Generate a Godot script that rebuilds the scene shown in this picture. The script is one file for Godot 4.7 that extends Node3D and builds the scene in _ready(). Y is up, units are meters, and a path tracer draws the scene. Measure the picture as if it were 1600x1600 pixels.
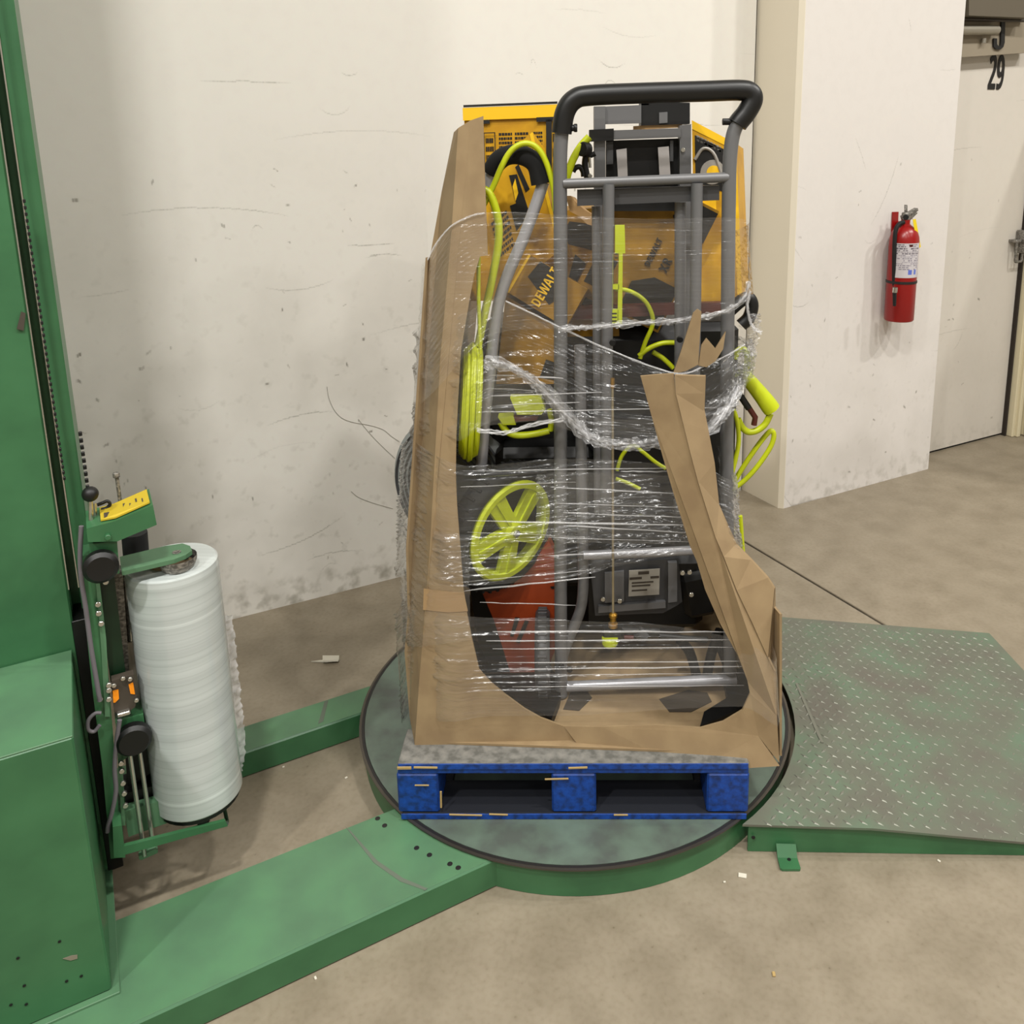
extends Node3D

const WALL_TURN := 0.49228
const BEAM_TURN := 0.51521
const UP := Vector3.UP
var wall_basis := Basis(UP, WALL_TURN)
var beam_basis := Basis(UP, BEAM_TURN)
var rng := RandomNumberGenerator.new()
var taken := {}
var M := {}


# ------------------------------------------------------------------ nodes
func numbered(called: String) -> String:
	if not taken.has(called):
		taken[called] = 0
		return called
	taken[called] += 1
	return "%s_%03d" % [called, taken[called]]


func tag(o: Node, label: String, category: String, group := "", kind := "") -> void:
	if label: o.set_meta("label", label)
	if category: o.set_meta("category", category)
	if group: o.set_meta("group", group)
	if kind: o.set_meta("kind", kind)


func thing(called: String, label: String, category: String, base := Vector3.ZERO, group := "") -> Node3D:
	var o := Node3D.new()
	o.name = numbered(called)
	o.position = base
	add_child(o)
	tag(o, label, category, group)
	return o


func structure(called: String, label: String, category: String) -> Node3D:
	var o := Node3D.new()
	o.name = called
	add_child(o)
	tag(o, label, category, "", "structure")
	return o


func put(mesh: Mesh, called: String, m: Material, parent: Node3D) -> MeshInstance3D:
	var o := MeshInstance3D.new()
	o.name = called
	o.mesh = mesh
	if m: o.material_override = m
	o.cast_shadow = GeometryInstance3D.SHADOW_CASTING_SETTING_ON
	parent.add_child(o, true)
	if not parent is MeshInstance3D and parent != self:
		o.position = -parent.position
	return o


func obj(called: String, st: SurfaceTool, m: Material, parent: Node3D) -> MeshInstance3D:
	st.generate_normals()
	return put(st.commit(), called, m, parent)


func text(called: String, what: String, size: float, at: Vector3, u: Vector3, v: Vector3, m: Material, parent: Node3D, narrow := 1.0, bold := 700) -> MeshInstance3D:
	var t := TextMesh.new()
	var f := SystemFont.new()
	f.font_names = PackedStringArray(["Droid Sans"])
	f.font_weight = bold
	t.font = f
	t.text = what
	t.font_size = 64
	t.pixel_size = size / 46.0
	t.depth = 0.002
	t.curve_step = 2.0
	var o := put(t, called, m, parent)
	var n := u.cross(v).normalized()
	o.transform = Transform3D(Basis(u.normalized() * narrow, v.normalized(), n), at + o.position)
	return o


# ------------------------------------------------------------------ shapes
func mb(smooth := false) -> SurfaceTool:
	var st := SurfaceTool.new()
	st.begin(Mesh.PRIMITIVE_TRIANGLES)
	st.set_smooth_group(0 if smooth else -1)
	return st


func tri(st: SurfaceTool, a: Vector3, b: Vector3, c: Vector3) -> void:  # counterclockwise from outside
	st.add_vertex(a)
	st.add_vertex(c)
	st.add_vertex(b)


func quad(st: SurfaceTool, a: Vector3, b: Vector3, c: Vector3, d: Vector3) -> void:
	tri(st, a, b, c)
	tri(st, a, c, d)


func facet(st: SurfaceTool, p: Array, inside: Vector3) -> void:  # convex, turned away from inside
	var n: Vector3 = (p[1] - p[0]).cross(p[2] - p[0])
	var flip := n.dot(p[0] - inside) < 0.0
	for i in range(1, p.size() - 1):
		if flip: tri(st, p[0], p[i + 1], p[i])
		else: tri(st, p[0], p[i], p[i + 1])


func box(st: SurfaceTool, c: Vector3, s: Vector3, b := Basis(), bevel := 0.0015) -> void:
	var h := s / 2.0
	var r: float = minf(bevel, 0.4 * minf(h.x, minf(h.y, h.z)))
	var V := func(i: int, sg: Vector3) -> Vector3:
		var q := Vector3(h.x - r, h.y - r, h.z - r)
		q[i] = h[i]
		return c + b * (q * sg)
	for i in 3:
		var j := (i + 1) % 3
		var k := (i + 2) % 3
		for si in [-1.0, 1.0]:
			var pts := []
			for sj in [[-1.0, -1.0], [1.0, -1.0], [1.0, 1.0], [-1.0, 1.0]]:
				var sg := Vector3.ONE
				sg[i] = si; sg[j] = sj[0]; sg[k] = sj[1]
				pts.append(V.call(i, sg))
			facet(st, pts, c)
			for sj in [-1.0, 1.0]:
				var a := Vector3.ONE
				a[i] = si; a[j] = sj; a[k] = -1.0
				var d := a
				d[k] = 1.0
				facet(st, [V.call(i, a), V.call(i, d), V.call(j, d), V.call(j, a)], c)
	for sx in [-1.0, 1.0]:
		for sy in [-1.0, 1.0]:
			for sz in [-1.0, 1.0]:
				var sg := Vector3(sx, sy, sz)
				facet(st, [V.call(0, sg), V.call(1, sg), V.call(2, sg)], c)


func prism(st: SurfaceTool, pts: Array, thick: Vector3) -> void:  # an outline in space, given its thickness
	var n := thick.normalized()
	var u: Vector3 = n.cross(Vector3(0.31, 0.9, 0.2)).normalized()
	var v := n.cross(u)
	var flat := PackedVector2Array()
	for p in pts:
		flat.append(Vector2(p.dot(u), p.dot(v)))
	if Geometry2D.is_polygon_clockwise(flat):
		pts = pts.duplicate()
		pts.reverse()
		flat.reverse()
	var ix := Geometry2D.triangulate_polygon(flat)
	for i in range(0, ix.size(), 3):
		var a: Vector3 = pts[ix[i]]
		var b: Vector3 = pts[ix[i + 1]]
		var c: Vector3 = pts[ix[i + 2]]
		if (b - a).cross(c - a).dot(n) > 0.0:
			var s := b
			b = c
			c = s
		tri(st, a, b, c)
		tri(st, a + thick, c + thick, b + thick)
	var mid := Vector3.ZERO
	for i in pts.size():
		var a: Vector3 = pts[i]
		var b: Vector3 = pts[(i + 1) % pts.size()]
		# the outline runs so that the outside lies to its right when seen against n
		var out: Vector3 = (b - a).cross(n)
		var q := [a, b, b + thick, a + thick]
		var nn: Vector3 = (q[1] - q[0]).cross(q[2] - q[0])
		if nn.dot(out) < 0.0: q.reverse()
		quad(st, q[0], q[1], q[2], q[3])


func smooth_path(pts: Array, steps := 6, closed := false) -> Array:
	var out := []
	var n := pts.size()
	for i in (n if closed else n - 1):
		var a: Vector3 = pts[i]
		var b: Vector3 = pts[(i + 1) % n]
		var before: Vector3 = pts[(i - 1 + n) % n] if closed or i > 0 else a * 2.0 - b
		var after: Vector3 = pts[(i + 2) % n] if closed or i < n - 2 else b * 2.0 - a
		for k in steps:
			out.append(a.cubic_interpolate(b, before, after, float(k) / steps))
	if not closed: out.append(pts[n - 1])
	return out


func bent(pts: Array, r: float, steps := 6) -> Array:  # straight runs joined by round bends
	var out := [pts[0]]
	for i in range(1, pts.size() - 1):
		var p: Vector3 = pts[i]
		var a: Vector3 = pts[i - 1] - p
		var b: Vector3 = pts[i + 1] - p
		var d := minf(r, 0.49 * minf(a.length(), b.length()))
		var s := p + a.normalized() * d
		var e := p + b.normalized() * d
		for k in steps + 1:
			var t := float(k) / steps
			out.append(s.lerp(p, t).lerp(p.lerp(e, t), t))
	out.append(pts[-1])
	return out


func tube(st: SurfaceTool, path: Array, r: float, seg := 10, closed := false, taper: Array = []) -> void:
	var n := path.size()
	var rings := []
	var side := Vector3.ZERO
	for i in n:
		var d: Vector3
		if closed: d = path[(i + 1) % n] - path[(i - 1 + n) % n]
		else: d = path[mini(i + 1, n - 1)] - path[maxi(i - 1, 0)]
		d = d.normalized()
		if side == Vector3.ZERO:
			side = d.cross(Vector3(0.1, 0.3, 1.0)).normalized()
		side = (side - d * side.dot(d)).normalized()
		var other := d.cross(side)
		var ring := []
		var rr: float = r * (taper[i] if taper else 1.0)
		for k in seg:
			var a := TAU * k / seg
			ring.append(path[i] + (side * cos(a) + other * sin(a)) * rr)
		rings.append(ring)
	st.set_smooth_group(0)
	for i in (n if closed else n - 1):
		var A: Array = rings[i]
		var B: Array = rings[(i + 1) % n]
		for k in seg:
			var l := (k + 1) % seg
			quad(st, A[k], A[l], B[l], B[k])
	if not closed:
		st.set_smooth_group(-1)
		for e in [0, n - 1]:
			var R: Array = rings[e]
			var inside: Vector3 = path[1] if e == 0 else path[n - 2]
			facet(st, R, inside)
	st.set_smooth_group(0)


func lathe(st: SurfaceTool, profile: Array, at: Vector3, axis := Vector3.UP, seg := 32, smooth := true) -> void:
	# profile: (radius, height) from the bottom up round the outside
	var w := axis.normalized()
	var u: Vector3 = w.cross(Vector3(0.2, 0.11, 0.97)).normalized()
	var v := w.cross(u)
	st.set_smooth_group(0 if smooth else -1)
	for i in profile.size() - 1:
		var p: Vector2 = profile[i]
		var q: Vector2 = profile[i + 1]
		if not smooth and p == q: continue
		for k in seg:
			var a := TAU * k / seg
			var b := TAU * (k + 1) / seg
			var da := u * cos(a) + v * sin(a)
			var db := u * cos(b) + v * sin(b)
			var A := at + da * p.x + w * p.y
			var B := at + db * p.x + w * p.y
			var C := at + db * q.x + w * q.y
			var D := at + da * q.x + w * q.y
			if p.x > 1e-6: tri(st, A, B, C)
			if q.x > 1e-6: tri(st, A, C, D)


func hard_lathe(st: SurfaceTool, profile: Array, at: Vector3, axis := Vector3.UP, seg := 32) -> void:  # every step of the profile keeps its edge
	for i in profile.size() - 1:
		st.set_smooth_group(i % 2 + 1)
		var part := [profile[i], profile[i + 1]]
		var w := axis.normalized()
		var u: Vector3 = w.cross(Vector3(0.2, 0.11, 0.97)).normalized()
		var v := w.cross(u)
		var p: Vector2 = part[0]
		var q: Vector2 = part[1]
		for k in seg:
			var a := TAU * k / seg
			var b := TAU * (k + 1) / seg
			var da := u * cos(a) + v * sin(a)
			var db := u * cos(b) + v * sin(b)
			if p.x > 1e-6: tri(st, at + da * p.x + w * p.y, at + db * p.x + w * p.y, at + db * q.x + w * q.y)
			if q.x > 1e-6: tri(st, at + da * p.x + w * p.y, at + db * q.x + w * q.y, at + da * q.x + w * q.y)


func disc_of(st: SurfaceTool, at: Vector3, axis: Vector3, r: float, thick: float, seg := 20, bevel := 0.15) -> void:
	var e := minf(r, thick) * bevel
	hard_lathe(st, [Vector2(0, 0), Vector2(r - e, 0), Vector2(r, e), Vector2(r, thick - e), Vector2(r - e, thick), Vector2(0, thick)], at, axis, seg)


func dots(called: String, spots: Array, axis: Vector3, r: float, thick: float, m: Material, parent: Node3D) -> void:
	for p in spots:
		var st := mb()
		disc_of(st, p, axis, r, thick, 10)
		obj(called, st, m, parent)


func bm(a: float, y: float, n: float) -> Vector3:  # along the machine's beams, up, across them
	return beam_basis * Vector3(a, y, n)


func wl(a: float, y: float, n: float) -> Vector3:  # along the back wall, up, out of it
	return wall_basis * Vector3(a, y, n)


# ------------------------------------------------------------------ materials
func mat(called: String, c: Color, rough := 0.6, metal := 0.0) -> StandardMaterial3D:
	var m := StandardMaterial3D.new()
	m.resource_name = called
	m.albedo_color = c
	m.roughness = rough
	m.metallic = metal
	M[called] = m
	return m


func noise(seed_at: int, freq: float, octaves := 4, kind := FastNoiseLite.TYPE_SIMPLEX_SMOOTH) -> FastNoiseLite:
	var n := FastNoiseLite.new()
	n.seed = seed_at
	n.frequency = freq
	n.noise_type = kind
	n.fractal_octaves = octaves
	return n


func ramp(offsets: Array, colors: Array) -> Gradient:
	var g := Gradient.new()
	g.offsets = PackedFloat32Array(offsets)
	g.colors = PackedColorArray(colors)
	return g


func noise_tex(n: FastNoiseLite, g: Gradient, size := 512, as_normal := false, bump := 4.0) -> NoiseTexture2D:
	var t := NoiseTexture2D.new()
	t.width = size
	t.height = size
	t.seamless = true
	t.noise = n
	t.normalize = true
	if as_normal:
		t.as_normal_map = true
		t.bump_strength = bump
	elif g: t.color_ramp = g
	return t


func noisy(called: String, colors: Array, offsets: Array, freq: float, scale: float, rough := 0.6, metal := 0.0, bump := 0.0, seed_at := 1, size := 512) -> StandardMaterial3D:
	var m := mat(called, Color.WHITE, rough, metal)
	m.albedo_texture = noise_tex(noise(seed_at, freq, 5), ramp(offsets, colors), size)
	m.uv1_triplanar = true
	m.uv1_world_triplanar = true
	m.uv1_scale = Vector3.ONE * scale
	if bump > 0.0:
		m.normal_enabled = true
		m.normal_texture = noise_tex(noise(seed_at + 7, freq * 2.0, 4), null, size, true, bump)
	return m


func paint_stroke(im: Image, a: Vector2, b: Vector2, bow: float, c: Color, strength: float, wide := 1) -> void:
	var steps := int(a.distance_to(b)) + 1
	var side := (b - a).orthogonal().normalized()
	for i in steps + 1:
		var t := float(i) / steps
		var p := a.lerp(b, t) + side * bow * 4.0 * t * (1.0 - t)
		var k := strength * (0.35 + 0.65 * rng.randf()) * minf(1.0, 4.0 * minf(t + 0.05, 1.05 - t))
		for w in wide:
			var x := posmod(int(p.x), im.get_width())
			var y := clampi(int(p.y) + w, 0, im.get_height() - 1)
			im.set_pixel(x, y, im.get_pixel(x, y).lerp(c, k))


func painted_wall(called: String, seed_at: int, base: Color, wide: int, high: int, strokes: int, grime: float) -> StandardMaterial3D:
	# paint with the scuffs and grime that a warehouse wall collects; v runs from the floor (bottom row) up
	var im := Image.create(wide, high, false, Image.FORMAT_RGB8)
	var soft := noise(seed_at, 0.006, 4)
	var fine := noise(seed_at + 3, 0.05, 4)
	for y in high:
		var up := 1.0 - float(y) / high
		for x in wide:
			var s := soft.get_noise_2d(x, y)
			var f := fine.get_noise_2d(x, y)
			var g := clampf((0.62 - up) * 1.7, 0.0, 1.0)
			var dirt := grime * (g * clampf(0.30 + s * 1.4, 0.0, 1.0) * 0.20 + clampf(f - 0.30, 0.0, 1.0) * g * 0.5)
			var low := clampf((0.05 - up) / 0.05, 0.0, 1.0)
			dirt += grime * low * clampf(0.12 + f * 0.9, 0.0, 0.4)
			var c := base.lerp(Color(0.47, 0.45, 0.40), clampf(dirt, 0.0, 0.8))
			c = c.lightened(0.012 * f) if f > 0.0 else c.darkened(-0.012 * f)
			im.set_pixel(x, y, c)
	for i in strokes:
		var at := Vector2(rng.randf() * wide, high * (0.12 + 0.85 * pow(rng.randf(), 0.8)))
		var long := 8.0 + 150.0 * pow(rng.randf(), 2.0)
		var turn := rng.randf_range(-0.12, 0.1) if rng.randf() < 0.75 else rng.randf_range(-1.2, 1.2)
		paint_stroke(im, at, at + Vector2.from_angle(turn) * long, rng.randf_range(-7, 9), Color(0.36, 0.35, 0.31), rng.randf_range(0.06, 0.4), 1)
	for i in strokes * 2:
		var at := Vector2(rng.randf() * wide, high * (0.45 + 0.53 * rng.randf()))
		paint_stroke(im, at, at + Vector2(rng.randf_range(-6, 6), rng.randf_range(-4, 4)), 0.0, Color(0.33, 0.31, 0.27), rng.randf_range(0.2, 0.6), 1 + rng.randi() % 3)
	var m := mat(called, Color.WHITE, 0.7)
	m.albedo_texture = ImageTexture.create_from_image(im)
	return m


func print_tex(wide: int, high: int, paper: Color, ink: Color, seed_at: int, lines: int) -> ImageTexture:
	var r := RandomNumberGenerator.new()
	r.seed = seed_at
	var im := Image.create(wide, high, false, Image.FORMAT_RGB8)
	im.fill(paper)
	var y := 6
	for i in lines:
		var h := 3 + r.randi() % 4
		var x := 6
		while x < wide - 10:
			var w := 3 + r.randi() % 14
			if r.randf() < 0.78: im.fill_rect(Rect2i(x, y, mini(w, wide - x - 5), h), ink)
			x += w + 3
		y += h + 3 + (r.randi() % 3) * 3
		if y > high - 8: break
	return ImageTexture.create_from_image(im)


func make_materials() -> void:
	# floor: worn polished concrete
	var fl := noisy("concrete", [Color(0.50, 0.46, 0.39), Color(0.53, 0.49, 0.42), Color(0.555, 0.515, 0.445)], [0.15, 0.5, 0.85], 0.014, 0.42, 0.5, 0.0, 0.6, 11, 1024)
	fl.detail_enabled = true
	fl.detail_blend_mode = BaseMaterial3D.BLEND_MODE_MUL
	fl.detail_albedo = noise_tex(noise(21, 0.14, 5), ramp([0.0, 0.10, 0.2, 0.6, 1.0], [Color(0.62, 0.6, 0.56), Color(0.90, 0.89, 0.87), Color(0.96, 0.955, 0.945), Color(1, 1, 1), Color(1, 1, 1)]), 1024)
	mat("crack", Color(0.56, 0.54, 0.50), 0.9)
	mat("joint", Color(0.16, 0.13, 0.10), 0.9)
	mat("plain_paint", Color(0.86, 0.845, 0.815), 0.7)
	mat("pillar_edge", Color(0.86, 0.825, 0.75), 0.65)
	mat("jamb", Color(0.80, 0.76, 0.64), 0.6)
	mat("header", Color(0.54, 0.50, 0.43), 0.7)  # tone of the header panel has the soffit shade painted in
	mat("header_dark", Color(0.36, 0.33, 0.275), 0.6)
	mat("ceiling", Color(0.7, 0.68, 0.64), 0.9)
	# machine
	noisy("green", [Color(0.195, 0.375, 0.24), Color(0.215, 0.405, 0.26), Color(0.235, 0.43, 0.28)], [0.2, 0.5, 0.85], 0.01, 1.3, 0.38, 0.0, 0.0, 31)
	noisy("green_worn_lit", [Color(0.30, 0.435, 0.325), Color(0.315, 0.465, 0.34), Color(0.325, 0.49, 0.35)], [0.15, 0.55, 0.9], 0.012, 1.1, 0.45, 0.0, 0.15, 37)  # lighter worn green; on cabinet and beam tops it carries overhead sheen
	mat("scuff", Color(0.36, 0.40, 0.345), 0.7)
	mat("green_dark", Color(0.03, 0.16, 0.075), 0.45)
	noisy("disc_steel", [Color(0.33, 0.36, 0.335), Color(0.36, 0.41, 0.37), Color(0.385, 0.45, 0.40)], [0.2, 0.5, 0.85], 0.012, 1.6, 0.4, 0.1, 0.12, 41)
	mat("rim_steel", Color(0.36, 0.34, 0.31), 0.4, 0.75)
	mat("black_edge", Color(0.10, 0.09, 0.088), 0.5)
	var rp := noisy("ramp", [Color(0.385, 0.375, 0.34), Color(0.39, 0.41, 0.355), Color(0.375, 0.45, 0.37)], [0.2, 0.52, 0.9], 0.008, 1.2, 0.5, 0.1, 0.5, 47)
	rp.normal_scale = 0.5
	mat("lug", Color(0.47, 0.475, 0.43), 0.4, 0.35)
	mat("chrome", Color(0.74, 0.73, 0.70), 0.22, 0.9)
	mat("aluminium", Color(0.60, 0.575, 0.52), 0.45, 0.6)
	noisy("cast", [Color(0.36, 0.35, 0.33), Color(0.62, 0.6, 0.57)], [0.35, 0.7], 0.05, 9.0, 0.45, 0.5, 0.8, 53, 256)
	mat("black", Color(0.012, 0.012, 0.013), 0.5)
	mat("rubber", Color(0.03, 0.03, 0.032), 0.75)
	mat("yellow_label", Color(0.74, 0.64, 0.15), 0.5)
	mat("orange_mark", Color(0.95, 0.56, 0.05), 0.5)
	mat("grey_plate", Color(0.25, 0.22, 0.185), 0.6)
	mat("cable", Color(0.40, 0.38, 0.40), 0.55)
	# load
	var cd := noisy("card", [Color(0.535, 0.45, 0.33), Color(0.565, 0.48, 0.355), Color(0.59, 0.505, 0.375)], [0.2, 0.5, 0.8], 0.01, 2.2, 0.85, 0.0, 0.25, 61)
	cd.normal_scale = 0.4
	mat("card_no_glare", Color(0.60, 0.49, 0.345), 0.5)  # card tone as it looks without film glare
	mat("card_edge", Color(0.70, 0.56, 0.38), 0.9)
	noisy("deck_wood", [Color(0.36, 0.355, 0.335), Color(0.44, 0.435, 0.415), Color(0.50, 0.49, 0.465)], [0.2, 0.5, 0.85], 0.02, 3.0, 0.85, 0.0, 0.8, 67)
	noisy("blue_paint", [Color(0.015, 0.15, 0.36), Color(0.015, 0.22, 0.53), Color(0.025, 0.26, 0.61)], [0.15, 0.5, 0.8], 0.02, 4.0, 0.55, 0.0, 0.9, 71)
	mat("blue_worn_shaded", Color(0.06, 0.075, 0.115), 0.8)  # worn navy wood, also darkened for the shade inside the pallet
	mat("raw_wood", Color(0.66, 0.56, 0.36), 0.85)
	mat("frame_grey", Color(0.43, 0.43, 0.435), 0.4, 0.25)
	mat("plate_grey", Color(0.27, 0.27, 0.275), 0.5, 0.15)
	mat("silver_tube", Color(0.64, 0.64, 0.66), 0.28, 0.3)
	mat("grip", Color(0.055, 0.055, 0.056), 0.42)
	mat("foam", Color(0.016, 0.016, 0.018), 0.9)
	mat("white_strap", Color(0.66, 0.64, 0.63), 0.5)
	noisy("carton_shaded", [Color(0.53, 0.385, 0.04), Color(0.58, 0.42, 0.05), Color(0.62, 0.455, 0.06)], [0.2, 0.5, 0.8], 0.01, 2.0, 0.55, 0.0, 0.0, 83)  # carton yellow darkened for the shade deep in the load
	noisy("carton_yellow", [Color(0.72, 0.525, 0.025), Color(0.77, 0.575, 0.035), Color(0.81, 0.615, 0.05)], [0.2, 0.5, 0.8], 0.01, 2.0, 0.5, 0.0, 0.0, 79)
	mat("carton_bright", Color(0.93, 0.74, 0.10), 0.45)
	mat("ink", Color(0.055, 0.05, 0.045), 0.55)
	mat("silver_ink", Color(0.62, 0.6, 0.57), 0.4, 0.3)
	mat("lime", Color(0.70, 0.745, 0.06), 0.42)
	mat("lime_hose", Color(0.71, 0.75, 0.07), 0.38)
	mat("orange", Color(0.55, 0.20, 0.03), 0.5)
	mat("red", Color(0.56, 0.055, 0.045), 0.35)
	mat("red_brown", Color(0.30, 0.10, 0.06), 0.5)
	mat("brass", Color(0.66, 0.50, 0.20), 0.35, 0.8)
	mat("lance_steel", Color(0.62, 0.57, 0.46), 0.35, 0.5)
	mat("label_white", Color(0.62, 0.60, 0.56), 0.6)
	mat("tyre", Color(0.04, 0.04, 0.042), 0.8)
	mat("grey_wheel", Color(0.50, 0.515, 0.51), 0.6)
	# stretch film
	var f := mat("film", Color(0.96, 0.96, 0.97, 0.02), 0.22)
	f.transparency = BaseMaterial3D.TRANSPARENCY_ALPHA
	f.cull_mode = BaseMaterial3D.CULL_DISABLED
	f.normal_enabled = true
	f.normal_texture = noise_tex(noise(83, 0.02, 4), null, 512, true, 6.0)
	f.uv1_triplanar = true
	f.uv1_world_triplanar = true
	f.uv1_scale = Vector3(0.45, 5.0, 0.45)
	var g := mat("film_gathered", Color(0.93, 0.93, 0.94, 0.18), 0.22)
	g.transparency = BaseMaterial3D.TRANSPARENCY_ALPHA
	g.cull_mode = BaseMaterial3D.CULL_DISABLED
	var tl := mat("film_tail", Color(0.93, 0.93, 0.94, 0.42), 0.2)
	tl.transparency = BaseMaterial3D.TRANSPARENCY_ALPHA
	tl.cull_mode = BaseMaterial3D.CULL_DISABLED
	mat("roll_film", Color(0.80, 0.82, 0.815), 0.16)
	M.roll_film.clearcoat_enabled = true
	M.roll_film.clearcoat = 0.6
	M.roll_film.clearcoat_roughness = 0.15
	var bands := Image.create(4, 512, false, Image.FORMAT_RGB8)
	var bn := noise(5, 0.02, 4)
	for y in 512:
		var k := 0.745 + 0.05 * bn.get_noise_1d(y * 2.0) + (0.07 if absi(y - 214) < 3 or absi(y - 40) < 3 else 0.0) - (0.03 if y % 13 < 2 else 0.0)
		for x in 4: bands.set_pixel(x, y, Color(k * 0.985, k, k * 0.99))
	M.roll_film.albedo_texture = ImageTexture.create_from_image(bands)
	M.roll_film.albedo_color = Color(0.98, 1.0, 1.0)
	M.roll_film.uv1_triplanar = true
	M.roll_film.uv1_world_triplanar = true
	M.roll_film.uv1_scale = Vector3(1.75, -1.75, 1.75)
	mat("roll_end", Color(0.88, 0.88, 0.88), 0.4)
	# extinguisher
	mat("tank_red", Color(0.56, 0.06, 0.06), 0.3)
	mat("tag_yellow", Color(0.90, 0.80, 0.08), 0.55)
	mat("paper", Color(0.80, 0.78, 0.72), 0.8)
	var lamp := mat("lamp_glow", Color(0.9, 0.9, 0.88), 0.5)
	lamp.emission_enabled = true
	lamp.emission = Color(1.0, 0.99, 0.97)
	lamp.emission_energy_multiplier = 4.0
	mat("lamp_case", Color(0.75, 0.75, 0.75), 0.4, 0.4)


# ------------------------------------------------------------------ film
func resample(p: Array, count: int) -> Array:
	var dense := smooth_path(p, 12)
	var lens := [0.0]
	for i in range(1, dense.size()):
		lens.append(lens[-1] + dense[i].distance_to(dense[i - 1]))
	var out := []
	var j := 0
	for k in count:
		var want: float = lens[-1] * k / (count - 1)
		while j < dense.size() - 2 and lens[j + 1] < want: j += 1
		var t: float = (want - lens[j]) / maxf(lens[j + 1] - lens[j], 1e-6)
		out.append(dense[j].lerp(dense[j + 1], clampf(t, 0.0, 1.0)))
	return out


func film_sheet(top: Array, low: Array, parent: Node3D, seed_at: int, pleat: float, m: Material, label := "", rows_per_m := 480.0, across := 110) -> void:
	# a layer of film between two edges, drawn into horizontal pleats by its own tension
	var T := resample(top, across)
	var L := resample(low, across)
	var high := 0.0
	for i in across: high = maxf(high, T[i].distance_to(L[i]))
	var rows := int(high * rows_per_m) + 2
	var n := noise(seed_at, 1.0, 3)
	var slow := noise(seed_at + 50, 1.0, 2)
	var st := mb(true)
	var g := []
	for j in rows:
		var v := float(j) / (rows - 1)
		var row := []
		for i in across:
			var p: Vector3 = L[i].lerp(T[i], v)
			var out := Vector3(p.x, 0, p.z).normalized()
			var s := float(i) / across * 2.4
			var band := clampf(0.75 + 1.6 * slow.get_noise_2d(s * 0.7, p.y * 7.0), 0.05, 1.3)
			if across == 110: band *= lerpf(0.2, 1.0, clampf((float(i) / across - 0.16) / 0.12, 0.0, 1.0))
			var d := n.get_noise_2d(s * 1.6 + p.y * 1.5, p.y * 75.0) + 0.4 * n.get_noise_2d(s * 4.0 + 9.0, p.y * 170.0)
			row.append(p + out * d * pleat * 2.0 * band)
		g.append(row)
	for j in rows - 1:
		for i in across - 1:
			quad(st, g[j][i], g[j][i + 1], g[j + 1][i + 1], g[j + 1][i])
	var o := obj("film_layer", st, m, parent)
	if label: o.set_meta("label", label)


func film_band(path: Array, wide: float, parent: Node3D, seed_at: int) -> void:
	# a crumpled strip where the film has slid together
	var p := resample(path, 90)
	var n := noise(seed_at, 1.0, 3)
	var g := []
	for j in 11:
		var row := []
		for i in p.size():
			var t: Vector3 = (p[mini(i + 1, p.size() - 1)] - p[maxi(i - 1, 0)]).normalized()
			var side := t.cross(Vector3.BACK).normalized()
			var w := wide * (0.7 + 0.45 * n.get_noise_2d(i * 0.12, 50.0))
			var q: Vector3 = p[i] + side * w * (j / 10.0 - 0.5) + side * wide * 0.22 * n.get_noise_2d(i * 0.35, 90.0 + j * 0.3)
			q += Vector3(0, 0, 1) * wide * (0.5 * n.get_noise_2d(i * 0.45 + 3.0, j * 0.9) + 0.25 * n.get_noise_2d(i * 1.3, j * 1.9 + 20.0))
			row.append(q)
		g.append(row)
	var st := mb(true)
	for j in 10:
		for i in p.size() - 1:
			quad(st, g[j][i], g[j][i + 1], g[j + 1][i + 1], g[j + 1][i])
	obj("film_cord", st, M.film_gathered, parent)


func film_rope(path: Array, r: float, parent: Node3D, seed_at: int, strands := 4, m: Material = null) -> void:
	# an edge of film rolled up on itself into a cord
	var st := mb(true)
	var p := smooth_path(path, 10)
	var n := noise(seed_at, 1.0, 2)
	for s in strands:
		var q := []
		var tp := []
		for i in p.size():
			var a := TAU * s / strands + i * 0.34
			var o := Vector3(0.25 * cos(a), sin(a), 0.9 * cos(a)) * r * (0.75 + 0.7 * n.get_noise_2d(i * 0.25, s * 5.0))
			q.append(p[i] + o)
			tp.append(1.0 + 0.5 * n.get_noise_2d(i * 0.6, s * 9.0 + 3.0))
		tube(st, q, r * 0.5, 6, false, tp)
	obj("film_cord", st, m if m else M.film_gathered, parent)


# ------------------------------------------------------------------ scene
func _ready() -> void:
	rng.seed = 77
	var cam := Camera3D.new()
	cam.name = "camera"
	add_child(cam)
	cam.transform = Transform3D(Basis(Vector3(0.999906, -0.013398, 0.00287), Vector3(0.013702, 0.977723, -0.209451), Vector3(0.0, 0.209471, 0.977815)), Vector3(-0.01528, 1.4718, 1.97022))
	cam.set_frustum(0.05 * 1600.0 / 1332.44, Vector2(-80.0, -285.0) / 1332.44 * 0.05, 0.05, 60.0)
	cam.current = true
	var env := Environment.new()
	env.background_mode = Environment.BG_COLOR
	env.background_color = Color(0.1, 0.1, 0.1)
	env.tonemap_mode = Environment.TONE_MAPPER_LINEAR
	env.tonemap_exposure = 1.14
	env.sdfgi_enabled = true
	env.ssao_enabled = true
	env.ssil_enabled = true
	var we := WorldEnvironment.new()
	we.name = "world"
	we.environment = env
	add_child(we)
	make_materials()
	lamps()
	setting()
	machine()
	ramp_plate()
	pallet()
	carton_box()
	goods_on_pallet()
	stretch_film()
	extinguisher()
	small_things()


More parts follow.
